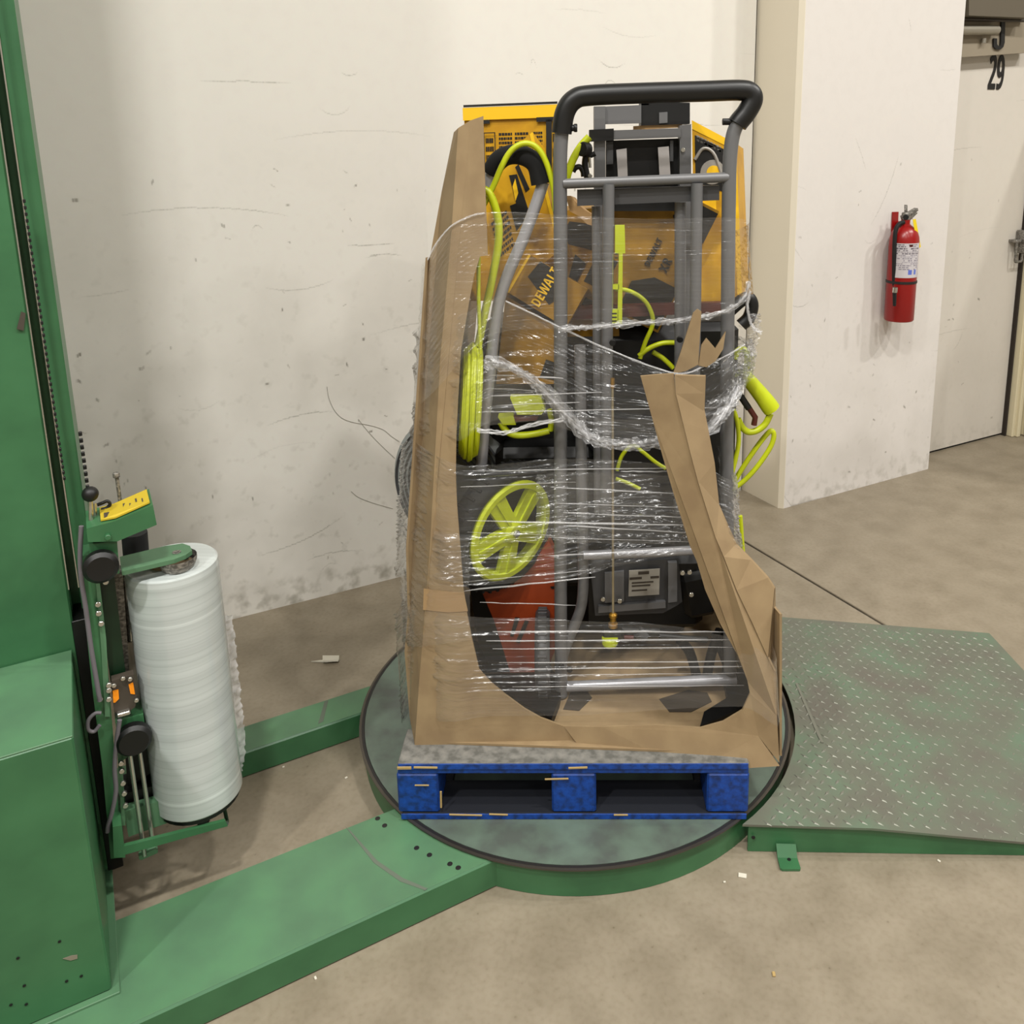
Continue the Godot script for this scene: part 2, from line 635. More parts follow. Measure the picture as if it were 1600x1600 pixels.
func lamps() -> void:
	# rows of high bay lamps under the ceiling, all out of the picture
	var where := [[4.4, 2.2, 1.15, "farthest right in the row nearest the back wall"], [2.95, 2.3, 0.95, "second from the right in the row nearest the back wall"], [0.6, 2.2, 0.95, "third from the right in the row nearest the back wall"], [-1.5, 2.2, 1.25, "second from the left in the row nearest the back wall"], [-3.6, 2.2, 1.6, "farthest left in the row nearest the back wall"], [3.6, 5.6, 0.65, "at the right of the row farther from the back wall"], [0.4, 5.6, 0.7, "in the middle of the row farther from the back wall"], [-2.8, 5.6, 1.05, "at the left of the row farther from the back wall"]]
	for w in where:
		var at := wl(w[0], 4.95, w[1])
		var t := thing("high_bay_lamp", "white high bay lamp hung " + w[3], "lamp", at, "high bay lamps under the ceiling")
		var st := mb()
		box(st, at + Vector3(0, 0.05, 0), Vector3(0.34, 0.08, 0.22), wall_basis, 0.01)
		obj("lamp_case", st, M.lamp_case, t)
		st = mb()
		box(st, at, Vector3(0.28, 0.02, 0.16), wall_basis, 0.004)
		obj("diffuser", st, M.lamp_glow, t)
		st = mb()
		for s in [-0.12, 0.12]:
			tube(st, [at + wall_basis.x * s + Vector3(0, 0.09, 0), at + wall_basis.x * s + Vector3(0, 1.07, 0)], 0.004, 6)
		obj("hanger", st, M.chrome, t)
		var l := AreaLight3D.new()
		l.name = "lamp_light"
		l.area_size = Vector2(0.28, 0.16)
		l.light_energy = 9.0 * w[2]
		l.light_color = Color(1.0, 0.99, 0.97)
		l.shadow_enabled = true
		l.area_range = 20.0
		l.area_attenuation = 2.0
		t.add_child(l)
		l.transform = Transform3D(wall_basis * Basis(Vector3.RIGHT, -PI / 2.0), Vector3(0, -0.02, 0))


func wall_panel(st: SurfaceTool, a0: float, a1: float, y0: float, y1: float, n: float, thick: float, uv_wide: float, uv_high: float) -> void:
	# a slab of wall with the face towards the room mapped for its paint
	var f := [wl(a0, y0, n), wl(a1, y0, n), wl(a1, y1, n), wl(a0, y1, n)]
	var back := wall_basis.z * -thick
	var uv := [Vector2(a0 / uv_wide, 1.0 - y0 / uv_high), Vector2(a1 / uv_wide, 1.0 - y0 / uv_high), Vector2(a1 / uv_wide, 1.0 - y1 / uv_high), Vector2(a0 / uv_wide, 1.0 - y1 / uv_high)]
	for k in [0, 2, 1, 0, 3, 2]:
		st.set_uv(uv[k])
		st.add_vertex(f[k])
	var mid: Vector3 = (f[0] + f[2]) / 2.0 + back / 2.0
	st.set_uv(Vector2(0.1, 0.3))
	facet(st, [f[0] + back, f[1] + back, f[2] + back, f[3] + back], mid)
	for k in 4:
		facet(st, [f[k], f[(k + 1) % 4], f[(k + 1) % 4] + back, f[k] + back], mid)


func setting() -> void:
	# floor: two pours of concrete with a saw joint between them
	var fl := structure("floor", "worn beige concrete floor with a dark joint", "floor")
	var st := mb()
	box(st, wl(-4.07, -0.1, 4.0), Vector3(10.26, 0.2, 12.4), wall_basis, 0.002)
	obj("floor_slab", st, M.concrete, fl)
	st = mb()
	box(st, wl(5.07, -0.1, 4.0), Vector3(8.0, 0.2, 12.4), wall_basis, 0.002)
	obj("floor_slab", st, M.concrete, fl)
	st = mb()
	box(st, wl(1.066, -0.106, 4.0), Vector3(0.02, 0.2, 12.4), wall_basis, 0.0)
	obj("joint_filler", st, M.joint, fl)
	# walls
	var paint := painted_wall("wall_paint", 3, Color(0.87, 0.855, 0.825), 1024, 800, 90, 1.0)
	var wb := structure("wall_back", "off-white painted wall with scuffs and grey grime near the floor", "wall")
	st = mb()
	wall_panel(st, -9.2, 1.372, 0.0, 2.6, -0.975, 0.25, 3.3, 2.6)
	obj("wall_paint_low", st, paint, wb)
	st = mb()
	wall_panel(st, -9.2, 1.372, 2.6, 6.0, -0.975, 0.25, 3.3, 2.6)
	obj("wall_paint_high", st, M.plain_paint, wb)
	for s in [[Vector3(-0.7805, 0.7252, -0.6866), Vector3(-0.7775, 0.686, -0.6882), Vector3(-0.7655, 0.6448, -0.6947), Vector3(-0.7453, 0.6126, -0.7055), Vector3(-0.7131, 0.591, -0.7228), Vector3(-0.6705, 0.5739, -0.7456), Vector3(-0.6275, 0.5498, -0.7687), Vector3(-0.6017, 0.5197, -0.7825), Vector3(-0.5791, 0.4968, -0.7946)], [Vector3(-0.7325, 0.3522, -0.7124), Vector3(-0.713, 0.3268, -0.7229), Vector3(-0.6759, 0.2992, -0.7428), Vector3(-0.6378, 0.2756, -0.7632), Vector3(-0.6108, 0.2594, -0.7777)], [Vector3(-0.6975, 0.5992, -0.7311), Vector3(-0.6804, 0.5669, -0.7403), Vector3(-0.6558, 0.5261, -0.7535), Vector3(-0.627, 0.4838, -0.7689), Vector3(-0.5958, 0.4404, -0.7857)]]:
		st = mb(true)
		tube(st, smooth_path(s, 4), 0.0006, 5)
		obj("hairline_crack", st, M.crack, wb)
	var pp := painted_wall("pillar_paint", 9, Color(0.84, 0.82, 0.80), 512, 800, 26, 0.55)
	var pl := structure("pillar", "off-white boxed-in pillar carrying the fire extinguisher", "pillar")
	st = mb()
	wall_panel(st, 1.402, 2.276, 0.0, 2.6, -0.741, 0.46, 1.6, 2.6)
	obj("pillar_face", st, pp, pl)
	st = mb()
	wall_panel(st, 1.402, 2.276, 2.6, 6.0, -0.741, 0.46, 1.6, 2.6)
	obj("pillar_face", st, M.plain_paint, pl)
	st = mb()
	prism(st, [wl(1.384, 0, -0.985), wl(1.384, 0, -0.757), wl(1.400, 0, -0.741), wl(1.402, 0, -0.741), wl(1.402, 0, -0.985)], Vector3(0, 6, 0))
	obj("pillar_side", st, M.pillar_edge, pl)
	st = mb()
	prism(st, [wl(1.372, 0, -1.2), wl(1.372, 0, -0.985), wl(1.402, 0, -0.985), wl(1.402, 0, -1.2)], Vector3(0, 6, 0))
	obj("joint_filler", st, M.joint, pl)
	# the door in the recess beyond the pillar
	var dp := painted_wall("door_paint_shaded", 14, Color(0.78, 0.755, 0.715), 512, 800, 16, 0.35)  # base tone lowered to hold the shade of the recess
	var dr := structure("door_1", "off-white door leaf standing in the recess beyond the pillar", "door")
	st = mb()
	wall_panel(st, 2.276, 2.985, 0.012, 6.0, -0.87, 0.12, 1.6, 2.6)
	obj("door_leaf", st, dp, dr)
	st = mb()
	box(st, wl(2.63, 0.004, -0.93), Vector3(0.71, 0.02, 0.1), wall_basis)
	obj("door_seal", st, M.rubber, dr)
	var la := mb()
	tube(la, bent([wl(2.905, 0.995, -0.835), wl(2.905, 0.90, -0.835), wl(2.955, 0.90, -0.835), wl(2.955, 0.995, -0.835)], 0.008), 0.006, 8)
	box(la, wl(2.935, 1.0, -0.85), Vector3(0.085, 0.014, 0.04), wall_basis)
	box(la, wl(2.956, 0.995, -0.846), Vector3(0.03, 0.11, 0.045), wall_basis, 0.004)
	tube(la, [wl(2.93, 1.0, -0.82), wl(3.0, 1.0, -0.79)], 0.009, 8)
	obj("latch", la, M.cast, dr)
	st = mb()
	box(st, wl(2.99, 3.0, -1.0), Vector3(0.012, 6.0, 0.3), wall_basis)
	obj("door_gap", st, M.joint, dr)
	var jb := structure("trim_1", "cream ribbed door jamb at the edge of the recess", "trim")
	st = mb()
	box(st, wl(3.2, 3.0, -1.0), Vector3(0.405, 6.0, 0.36), wall_basis, 0.004)
	for k in 4:
		box(st, wl(3.03 + 0.055 * k, 3.0, -0.815), Vector3(0.024, 6.0, 0.02), wall_basis, 0.006)
	obj("jamb_post", st, M.jamb, jb)
	var hd := structure("trim_2", "beige header with shade in its colour and pipework above the recessed door", "trim")
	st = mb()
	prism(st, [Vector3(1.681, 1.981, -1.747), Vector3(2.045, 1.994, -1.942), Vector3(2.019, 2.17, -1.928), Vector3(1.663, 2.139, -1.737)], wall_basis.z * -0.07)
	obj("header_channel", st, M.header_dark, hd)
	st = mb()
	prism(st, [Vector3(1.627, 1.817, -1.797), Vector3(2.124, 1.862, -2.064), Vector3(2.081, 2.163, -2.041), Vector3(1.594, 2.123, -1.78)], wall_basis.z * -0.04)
	obj("shaded_header_panel", st, M.header, hd)  # shadowed area below the pipework drawn as a darker panel
	st = mb()
	tube(st, [Vector3(1.634, 1.925, -1.773), Vector3(1.88, 1.941, -1.905)], 0.019, 14)
	obj("pipe", st, M.aluminium, hd)
	st = mb()
	box(st, Vector3(1.83, 2.011, -1.878), Vector3(0.035, 0.025, 0.03), wall_basis, 0.003)
	obj("junction_box", st, M.aluminium, hd)
	st = mb()
	tube(st, [Vector3(1.814, 1.905, -1.881), Vector3(1.816, 1.886, -1.882)], 0.010, 8)
	obj("pipe_screw", st, M.chrome, hd)
	st = mb()
	tube(st, [Vector3(1.635, 1.972, -1.785), Vector3(2.044, 1.992, -2.004)], 0.008, 8)
	obj("cable_run", st, M.grey_plate, hd)
	var pt := structure("partition", "unseen low off-white partition that shades the door recess", "partition")
	st = mb()
	box(st, wl(3.10, 0.88, -0.20), Vector3(0.08, 1.76, 1.2), wall_basis, 0.004)
	obj("unseen_partition_panel", st, M.plain_paint, pt)  # unseen screen inferred from the recess shadow and sized to cast it
	# the rest of the hall, out of the picture
	var ws := structure("wall_left", "plain off-white end wall of the hall", "wall")
	st = mb()
	box(st, wl(-9.2, 3.0, 4.0), Vector3(0.25, 6.0, 12.4), wall_basis)
	obj("wall_slab", st, M.plain_paint, ws)
	var wr := structure("wall_right", "plain off-white wall past the door jamb", "wall")
	st = mb()
	box(st, wl(6.2, 3.0, -0.9), Vector3(5.6, 6.0, 0.25), wall_basis)
	box(st, wl(9.07, 3.0, 4.0), Vector3(0.25, 6.0, 12.4), wall_basis)
	obj("wall_slab", st, M.plain_paint, wr)
	var wf := structure("wall_front", "plain off-white wall behind the camera", "wall")
	st = mb()
	box(st, wl(0.0, 3.0, 10.2), Vector3(18.4, 6.0, 0.25), wall_basis)
	obj("wall_slab", st, M.plain_paint, wf)
	var ce := structure("ceiling", "grey warehouse ceiling", "ceiling")
	st = mb()
	box(st, wl(0.0, 6.1, 4.4), Vector3(18.8, 0.2, 12.6), wall_basis)
	obj("ceiling_deck", st, M.ceiling, ce)


func machine() -> void:
	var t := thing("stretch_wrapping_machine", "green stretch wrapping machine with tall mast, floor beams and round turntable", "machine", bm(-1.2, 0, 0.15))
	var st := mb()
	# floor beams
	box(st, bm(-1.09, 0.0335, 0.243), Vector3(1.60, 0.067, 0.236), beam_basis, 0.004)
	var front_beam := obj("beam", st, M.green, t)
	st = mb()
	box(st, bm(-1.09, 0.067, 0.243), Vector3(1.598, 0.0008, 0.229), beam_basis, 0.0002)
	obj("lit_top", st, M.green_worn_lit, front_beam)  # paler sheet that holds the overhead light on the beam
	st = mb()
	box(st, bm(-0.96, 0.0335, -0.277), Vector3(1.36, 0.067, 0.101), beam_basis, 0.004)
	var rear_beam := obj("beam", st, M.green, t)
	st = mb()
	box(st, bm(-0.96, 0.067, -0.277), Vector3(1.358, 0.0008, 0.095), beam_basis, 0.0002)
	obj("lit_top", st, M.green_worn_lit, rear_beam)  # overhead light painted on the rear beam likewise
	dots("bolt_hole", [Vector3(-0.428, 0.0675, 0.399), Vector3(-0.4089, 0.0675, 0.4188), Vector3(-0.331, 0.0675, 0.4793), Vector3(-0.3019, 0.0675, 0.4976), Vector3(-0.2573, 0.0675, 0.5205), Vector3(-0.2395, 0.0675, 0.5301)], UP, 0.0055, 0.0008, M.black_edge, t)
	st = mb()
	prism(st, [Vector3(-0.4912, 0.0679, 0.4213), Vector3(-0.4796, 0.0679, 0.4301), Vector3(-0.4046, 0.0679, 0.5106), Vector3(-0.3452, 0.0679, 0.5532), Vector3(-0.2936, 0.0679, 0.5777), Vector3(-0.2979, 0.0679, 0.582), Vector3(-0.3501, 0.0679, 0.5606), Vector3(-0.4113, 0.0679, 0.5152)], Vector3(0, -0.0006, 0))
	obj("scuff_mark", st, M.scuff, t)
	st = mb()
	prism(st, [Vector3(-0.6503, 0.0679, -0.0006), Vector3(-0.6416, 0.0679, -0.0057), Vector3(-0.6321, 0.0679, 0.0782), Vector3(-0.6424, 0.0679, 0.0877)], Vector3(0, -0.0006, 0))
	obj("scuff_mark", st, M.scuff, t)
	# ring under the turntable
	st = mb(true)
	hard_lathe(st, [Vector2(0.50, 0.001), Vector2(0.535, 0.001), Vector2(0.535, 0.0672), Vector2(0.50, 0.0672)], Vector3.ZERO, UP, 96)
	obj("base_ring", st, M.green, t)
	st = mb(true)
	hard_lathe(st, [Vector2(0.0, 0.0674), Vector2(0.541, 0.0674), Vector2(0.5435, 0.0684), Vector2(0.5435, 0.0702), Vector2(0.541, 0.0714), Vector2(0.533, 0.0718)], Vector3.ZERO, UP, 96)
	var tt := obj("turntable", st, M.black_edge, t)
	tt.set_meta("label", "round steel turntable disc with a dark rim")
	st = mb(true)
	hard_lathe(st, [Vector2(0.532, 0.0705), Vector2(0.532, 0.0722), Vector2(0.0, 0.0722)], Vector3.ZERO, UP, 96)
	obj("disc_plate", st, M.disc_steel, tt)
	st = mb(true)
	hard_lathe(st, [Vector2(0.5455, 0.0695), Vector2(0.5455, 0.0722), Vector2(0.5395, 0.0722), Vector2(0.5395, 0.0695)], Vector3.ZERO, UP, 96)
	obj("rim_band", st, M.rim_steel, tt)
	# cabinet and mast
	st = mb()
	box(st, bm(-1.50, 0.3185, 0.142), Vector3(0.836, 0.493, 0.278), beam_basis, 0.003)
	var cab := obj("cabinet", st, M.green, t)
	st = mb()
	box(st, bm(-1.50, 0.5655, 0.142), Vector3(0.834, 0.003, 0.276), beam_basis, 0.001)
	obj("cabinet_lit_top", st, M.green_worn_lit, cab)  # thin paler sheet with the ceiling sheen put into its colour
	st = mb()
	box(st, bm(-1.50, 0.0695, 0.142), Vector3(0.86, 0.0055, 0.30), beam_basis, 0.001)
	obj("foot_plate", st, M.green_worn_lit, cab)
	st = mb()
	dots("bolt_hole", [Vector3(-0.907, 0.2066, 0.8371), Vector3(-0.9054, 0.1512, 0.8361), Vector3(-0.9069, 0.1151, 0.837), Vector3(-0.9242, 0.126, 0.8468), Vector3(-0.8565, 0.2066, 0.8084), Vector3(-0.8559, 0.1265, 0.8081), Vector3(-0.8375, 0.1245, 0.7977)], beam_basis.z, 0.0025, 0.0008, M.black, cab)
	st = mb()
	prism(st, [Vector3(-0.8557, 0.1725, 0.8088), Vector3(-0.8445, 0.1716, 0.8025), Vector3(-0.8376, 0.1684, 0.7986), Vector3(-0.8383, 0.1611, 0.799), Vector3(-0.847, 0.1629, 0.8039)], beam_basis.z * -0.0007)
	obj("paint_chip", st, M.aluminium, cab)
	st = mb()
	box(st, bm(-1.50, 1.55, -0.15), Vector3(0.85, 2.95, 0.30), beam_basis, 0.003)
	box(st, bm(-1.045, 1.82, -0.17), Vector3(0.028, 2.4, 0.26), beam_basis, 0.002)
	box(st, bm(-1.068, 1.82, -0.18), Vector3(0.03, 2.4, 0.22), beam_basis, 0.001)
	var mast := obj("mast", st, M.green, t)
	st = mb()
	for a in [-1.0735, -1.0575]:
		st = mb()
		box(st, bm(a, 1.86, 0.0005), Vector3(0.0025, 2.35, 0.003), beam_basis, 0.0005)
		obj("guide_edge", st, M.chrome, mast)
	st = mb()
	for k in 46:
		box(st, bm(-1.0555, 0.90 + 0.011 * k, 0.001), Vector3(0.004, 0.0062, 0.006), beam_basis, 0.001)
	for k in 14:
		box(st, bm(-1.022, 0.80 + 0.013 * k, -0.03), Vector3(0.006, 0.008, 0.006), beam_basis, 0.001)
	var ch := obj("lift_chain", st, M.black, mast)
	ch.set_meta("kind", "stuff")
	st = mb()
	prism(st, [Vector3(-0.9405, 1.209, 0.5371), Vector3(-0.9353, 1.205, 0.5342), Vector3(-0.9409, 1.176, 0.5374), Vector3(-0.9493, 1.18, 0.5421)], beam_basis.z * -0.004)
	obj("dark_sticker", st, M.grey_plate, mast)
	st = mb()
	box(st, bm(-1.0635, 0.345, -0.10), Vector3(0.027, 0.55, 0.20), beam_basis, 0.001)
	obj("mast_gap_shade", st, M.black, mast)  # black box that paints in the dark gap between cabinet and carriage
	carriage(t)


func carriage(t: Node3D) -> void:
	var back := beam_basis.z
	var st := mb()
	# upright plate on the mast, with its light edge and dark channel
	prism(st, [Vector3(-0.8767, 0.7743, 0.5768), Vector3(-0.8576, 0.7735, 0.566), Vector3(-0.8577, 0.591, 0.5661), Vector3(-0.8677, 0.3544, 0.5717), Vector3(-0.8779, 0.1475, 0.5776), Vector3(-0.8936, 0.1534, 0.5864), Vector3(-0.8867, 0.3496, 0.5825), Vector3(-0.8849, 0.497, 0.5815), Vector3(-0.8808, 0.6635, 0.5792)], back * -0.05)
	var plate := obj("carriage_plate", st, M.green, t)
	st = mb()
	prism(st, [Vector3(-0.8556, 0.7752, 0.5695), Vector3(-0.8513, 0.7739, 0.5671), Vector3(-0.8544, 0.6057, 0.5688), Vector3(-0.8639, 0.4515, 0.5742), Vector3(-0.8709, 0.4545, 0.5782), Vector3(-0.8626, 0.5958, 0.5735)], back * -0.01)
	obj("edge_strip", st, M.green_worn_lit, plate)
	st = mb()
	prism(st, [Vector3(-0.8572, 0.4351, 0.5704), Vector3(-0.8519, 0.4327, 0.5674), Vector3(-0.8639, 0.2161, 0.5742), Vector3(-0.8694, 0.219, 0.5773)], back * -0.01)
	obj("edge_strip", st, M.green_worn_lit, plate)
	st = mb()
	prism(st, [Vector3(-0.8683, 0.7248, 0.5491), Vector3(-0.8435, 0.7207, 0.5351), Vector3(-0.8468, 0.4715, 0.5369), Vector3(-0.8691, 0.474, 0.5495)], back * -0.03)
	obj("channel", st, M.green_dark, plate)
	for p in [Vector3(-0.8567, 0.682, 0.5747), Vector3(-0.8575, 0.6646, 0.5752), Vector3(-0.856, 0.6437, 0.5743), Vector3(-0.8573, 0.5198, 0.5751), Vector3(-0.8583, 0.5096, 0.5756), Vector3(-0.86, 0.4918, 0.5766), Vector3(-0.8556, 0.3547, 0.5741), Vector3(-0.8562, 0.3384, 0.5745), Vector3(-0.8568, 0.3124, 0.5748), Vector3(-0.8571, 0.2901, 0.5749), Vector3(-0.8577, 0.2638, 0.5753), Vector3(-0.8759, 0.2309, 0.5856), Vector3(-0.8722, 0.4969, 0.5835), Vector3(-0.8423, 0.7212, 0.5665)]:
		dots("bolt", [p], back, 0.005, 0.006, M.chrome, plate)
	# control head
	st = mb()
	prism(st, [Vector3(-0.8363, 0.8436, 0.6114), Vector3(-0.7977, 0.8471, 0.5896), Vector3(-0.7445, 0.8628, 0.5594), Vector3(-0.7425, 0.8246, 0.5583), Vector3(-0.7988, 0.809, 0.5902), Vector3(-0.8371, 0.819, 0.6119)], back * -0.085)
	var head := obj("control_head", st, M.green, t)
	st = mb()
	var top: Array = [Vector3(-0.8166, 0.847, 0.6003), Vector3(-0.7967, 0.8492, 0.589), Vector3(-0.7452, 0.8642, 0.5599)]
	prism(st, [top[0] + Vector3(0, 0.003, 0) - back * 0.012, top[1] + Vector3(0, 0.003, 0) - back * 0.006, top[2] + Vector3(-0.004, 0.003, 0) - back * 0.006, top[2] + Vector3(-0.004, 0.003, 0) - back * 0.072, top[1] + Vector3(0, 0.003, 0) - back * 0.072, top[0] + Vector3(0, 0.003, 0) - back * 0.072], Vector3(0, -0.003, 0))
	var lab := obj("label_plate", st, M.yellow_label, head)
	lab.set_meta("label", "yellow instruction label")
	st = mb()
	for k in 5:
		box(st, top[1].lerp(top[2], 0.1 + 0.17 * k) + Vector3(0, 0.0035, 0) - back * (0.03 + 0.012 * (k % 2)), Vector3(0.004, 0.0006, 0.018), beam_basis, 0.0)
	box(st, top[0].lerp(top[1], 0.6) + Vector3(0, 0.0035, 0) - back * 0.025, Vector3(0.016, 0.0006, 0.022), beam_basis, 0.0)
	obj("label_print", st, M.grey_plate, head).set_meta("kind", "stuff")
	st = mb(true)
	tube(st, [Vector3(-0.8443, 0.8798, 0.5757), Vector3(-0.8473, 0.8326, 0.5774)], 0.004, 8)
	obj("lever_stem", st, M.chrome, head)
	st = mb(true)
	tube(st, [Vector3(-0.8474, 0.8683, 0.5602), Vector3(-0.8497, 0.8276, 0.5615)], 0.004, 8)
	obj("lever_stem", st, M.chrome, head)
	st = mb(true)
	var ball := []
	for k in 13: ball.append(Vector2(0.0135 * sin(PI * k / 12.0), -0.0135 * cos(PI * k / 12.0)))
	lathe(st, ball, Vector3(-0.8432, 0.8914, 0.5751), UP, 18)
	obj("lever_knob", st, M.black, head)
	st = mb(true)
	tube(st, [Vector3(-0.8271, 0.9024, 0.5143), Vector3(-0.8267, 0.8403, 0.514)], 0.0035, 8)
	disc_of(st, Vector3(-0.8275, 0.8976, 0.5145), UP, 0.006, 0.009, 8)
	obj("guide_pin", st, M.cast, head)
	st = mb(true)
	tube(st, smooth_path([Vector3(-0.8486, 0.86, 0.5494), Vector3(-0.8414, 0.8617, 0.5453), Vector3(-0.8341, 0.8635, 0.5413), Vector3(-0.8313, 0.8566, 0.5396), Vector3(-0.8371, 0.8508, 0.5429), Vector3(-0.8442, 0.8503, 0.547)], 4), 0.003, 6)
	obj("cable_loop", st, M.black, head)
	st = mb()
	prism(st, [Vector3(-0.8436, 0.8088, 0.5983), Vector3(-0.8062, 0.8027, 0.5771), Vector3(-0.8085, 0.742, 0.5784), Vector3(-0.8469, 0.7493, 0.6002)], back * -0.06)
	disc_of(st, Vector3(-0.8169, 0.8222, 0.5844), back, 0.005, 0.022, 10)
	var neck := obj("head_bracket", st, M.green, t)
	st = mb(true)
	hard_lathe(st, [Vector2(0, 0), Vector2(0.024, 0), Vector2(0.0285, 0.006), Vector2(0.0285, 0.02), Vector2(0.022, 0.026), Vector2(0, 0.024)], Vector3(-0.8315, 0.7695, 0.5926), back, 24)
	obj("hand_knob", st, M.black, neck)
	# arm that holds the roll from above
	st = mb()
	prism(st, [Vector3(-0.8408, 0.742, 0.5145), Vector3(-0.7758, 0.742, 0.4725), Vector3(-0.7473, 0.742, 0.4627), Vector3(-0.7279, 0.742, 0.474), Vector3(-0.7163, 0.742, 0.4927), Vector3(-0.7207, 0.742, 0.5105), Vector3(-0.7344, 0.742, 0.5276), Vector3(-0.8086, 0.742, 0.5713)], Vector3(0, -0.008, 0))
	var arm := obj("roll_arm", st, M.green_worn_lit, t)
	st = mb(true)
	disc_of(st, Vector3(-0.742, 0.742, 0.4996), UP, 0.008, 0.001, 10)
	obj("hub_cap", st, M.cast, arm)
	st = mb(true)
	lathe(st, [Vector2(0.028, -0.03), Vector2(0.034, -0.016), Vector2(0.034, -0.008)], Vector3(-0.742, 0.742, 0.4996), UP, 20)
	obj("arm_hub", st, M.cast, arm)
	# rollers and prestretch unit behind the roll
	st = mb(true)
	tube(st, [Vector3(-0.8508, 0.7531, 0.4357), Vector3(-0.8685, 0.2299, 0.4458)], 0.023, 18)
	obj("black_roller", st, M.rubber, t)
	st = mb()
	prism(st, [Vector3(-0.8606, 0.7052, 0.5102), Vector3(-0.8461, 0.7006, 0.5021), Vector3(-0.856, 0.4856, 0.5077), Vector3(-0.8652, 0.4893, 0.5129)], back * -0.04)
	obj("cast_bracket", st, M.cast, t)
	st = mb(true)
	tube(st, [Vector3(-0.8424, 0.6986, 0.4884), Vector3(-0.8507, 0.5582, 0.4932)], 0.006, 10)
	obj("steel_rod", st, M.chrome, t)
	st = mb(true)
	tube(st, [Vector3(-0.8537, 0.696, 0.4834), Vector3(-0.8575, 0.5535, 0.4855)], 0.007, 10)
	obj("steel_rod", st, M.chrome, t)
	st = mb()
	prism(st, [Vector3(-0.8625, 0.5558, 0.5021), Vector3(-0.8426, 0.5539, 0.4909), Vector3(-0.8436, 0.3613, 0.4914), Vector3(-0.8622, 0.3625, 0.502), Vector3(-0.8665, 0.4419, 0.5044)], back * -0.03)
	obj("prestretch_plate", st, M.aluminium, t)
	st = mb()
	prism(st, [Vector3(-0.8547, 0.523, 0.5702), Vector3(-0.8225, 0.5233, 0.5519), Vector3(-0.8225, 0.4723, 0.5519), Vector3(-0.8268, 0.4565, 0.5543), Vector3(-0.8475, 0.4452, 0.566), Vector3(-0.8571, 0.4601, 0.5715)], back * -0.018)
	var mp := obj("switch_plate", st, M.grey_plate, t)
	st = mb()
	prism(st, [Vector3(-0.8539, 0.5031, 0.572), Vector3(-0.8457, 0.5023, 0.5674), Vector3(-0.8466, 0.484, 0.5678), Vector3(-0.8526, 0.4786, 0.5712), Vector3(-0.8552, 0.4797, 0.5727)], back * -0.003)
	obj("orange_marking", st, M.orange_mark, mp)
	st = mb()
	prism(st, [Vector3(-0.8306, 0.5068, 0.5588), Vector3(-0.8239, 0.5081, 0.555), Vector3(-0.8234, 0.4837, 0.5547), Vector3(-0.8296, 0.4876, 0.5582)], back * -0.003)
	obj("orange_marking", st, M.orange_mark, mp)
	st = mb()
	box(st, Vector3(-0.8415, 0.4549, 0.5684), Vector3(0.022, 0.008, 0.012), beam_basis)
	obj("terminal", st, M.chrome, mp)
	dots("screw", [Vector3(-0.8504, 0.5157, 0.5712), Vector3(-0.8271, 0.5195, 0.5579), Vector3(-0.8221, 0.4732, 0.5551), Vector3(-0.8367, 0.5247, 0.5634)], back, 0.004, 0.005, M.chrome, mp)
	st = mb()
	prism(st, [Vector3(-0.8599, 0.4355, 0.5673), Vector3(-0.8188, 0.4339, 0.544), Vector3(-0.8186, 0.3731, 0.5439), Vector3(-0.8587, 0.3501, 0.5667)], back * -0.05)
	var lb := obj("lower_bracket", st, M.green, t)
	st = mb(true)
	hard_lathe(st, [Vector2(0, 0), Vector2(0.027, 0), Vector2(0.031, 0.006), Vector2(0.031, 0.02), Vector2(0.025, 0.027), Vector2(0, 0.025)], Vector3(-0.8363, 0.3995, 0.5562), back, 24)
	obj("hand_knob", st, M.black, lb)
	st = mb(true)
	tube(st, [Vector3(-0.8358, 0.3989, 0.5767), Vector3(-0.8343, 0.1495, 0.5758)], 0.0042, 8)
	obj("chrome_rod", st, M.chrome, t)
	st = mb(true)
	tube(st, [Vector3(-0.829, 0.3823, 0.5556), Vector3(-0.8271, 0.1378, 0.5545)], 0.0042, 8)
	obj("chrome_rod", st, M.chrome, t)
	st = mb()
	prism(st, [Vector3(-0.8427, 0.1527, 0.5806), Vector3(-0.8172, 0.1545, 0.5662), Vector3(-0.8137, 0.1497, 0.5642), Vector3(-0.8152, 0.1447, 0.565), Vector3(-0.8398, 0.1424, 0.5789), Vector3(-0.8433, 0.1458, 0.5809)], back * -0.012)
	obj("rod_foot", st, M.green_worn_lit, t)
	# tray below the roll and the guard frame
	st = mb()
	prism(st, [Vector3(-0.8685, 0.2406, 0.5665), Vector3(-0.8017, 0.2351, 0.5286), Vector3(-0.7839, 0.185, 0.5186), Vector3(-0.8664, 0.1821, 0.5652)], back * -0.02)
	box(st, bm(-0.93, 0.185, 0.0), Vector3(0.17, 0.008, 0.13), beam_basis, 0.002)
	prism(st, [Vector3(-0.9019, 0.2108, 0.4762), Vector3(-0.8398, 0.2482, 0.441), Vector3(-0.8423, 0.2192, 0.4425), Vector3(-0.9032, 0.1965, 0.4769)], back * -0.02)
	obj("tray", st, M.green_worn_lit, t)
	st = mb()
	prism(st, [Vector3(-0.876, 0.2594, 0.542), Vector3(-0.8105, 0.2529, 0.5049), Vector3(-0.8139, 0.2135, 0.5068), Vector3(-0.8776, 0.2227, 0.5429)], back * -0.06)
	prism(st, [Vector3(-0.8773, 0.3409, 0.5197), Vector3(-0.8123, 0.3255, 0.4829), Vector3(-0.816, 0.2834, 0.485), Vector3(-0.8806, 0.2536, 0.5216)], back * -0.05)
	obj("drive_housing", st, M.black, t)
	st = mb(true)
	disc_of(st, bm(-0.9, 0.188, 0.03), UP, 0.078, 0.01, 32)
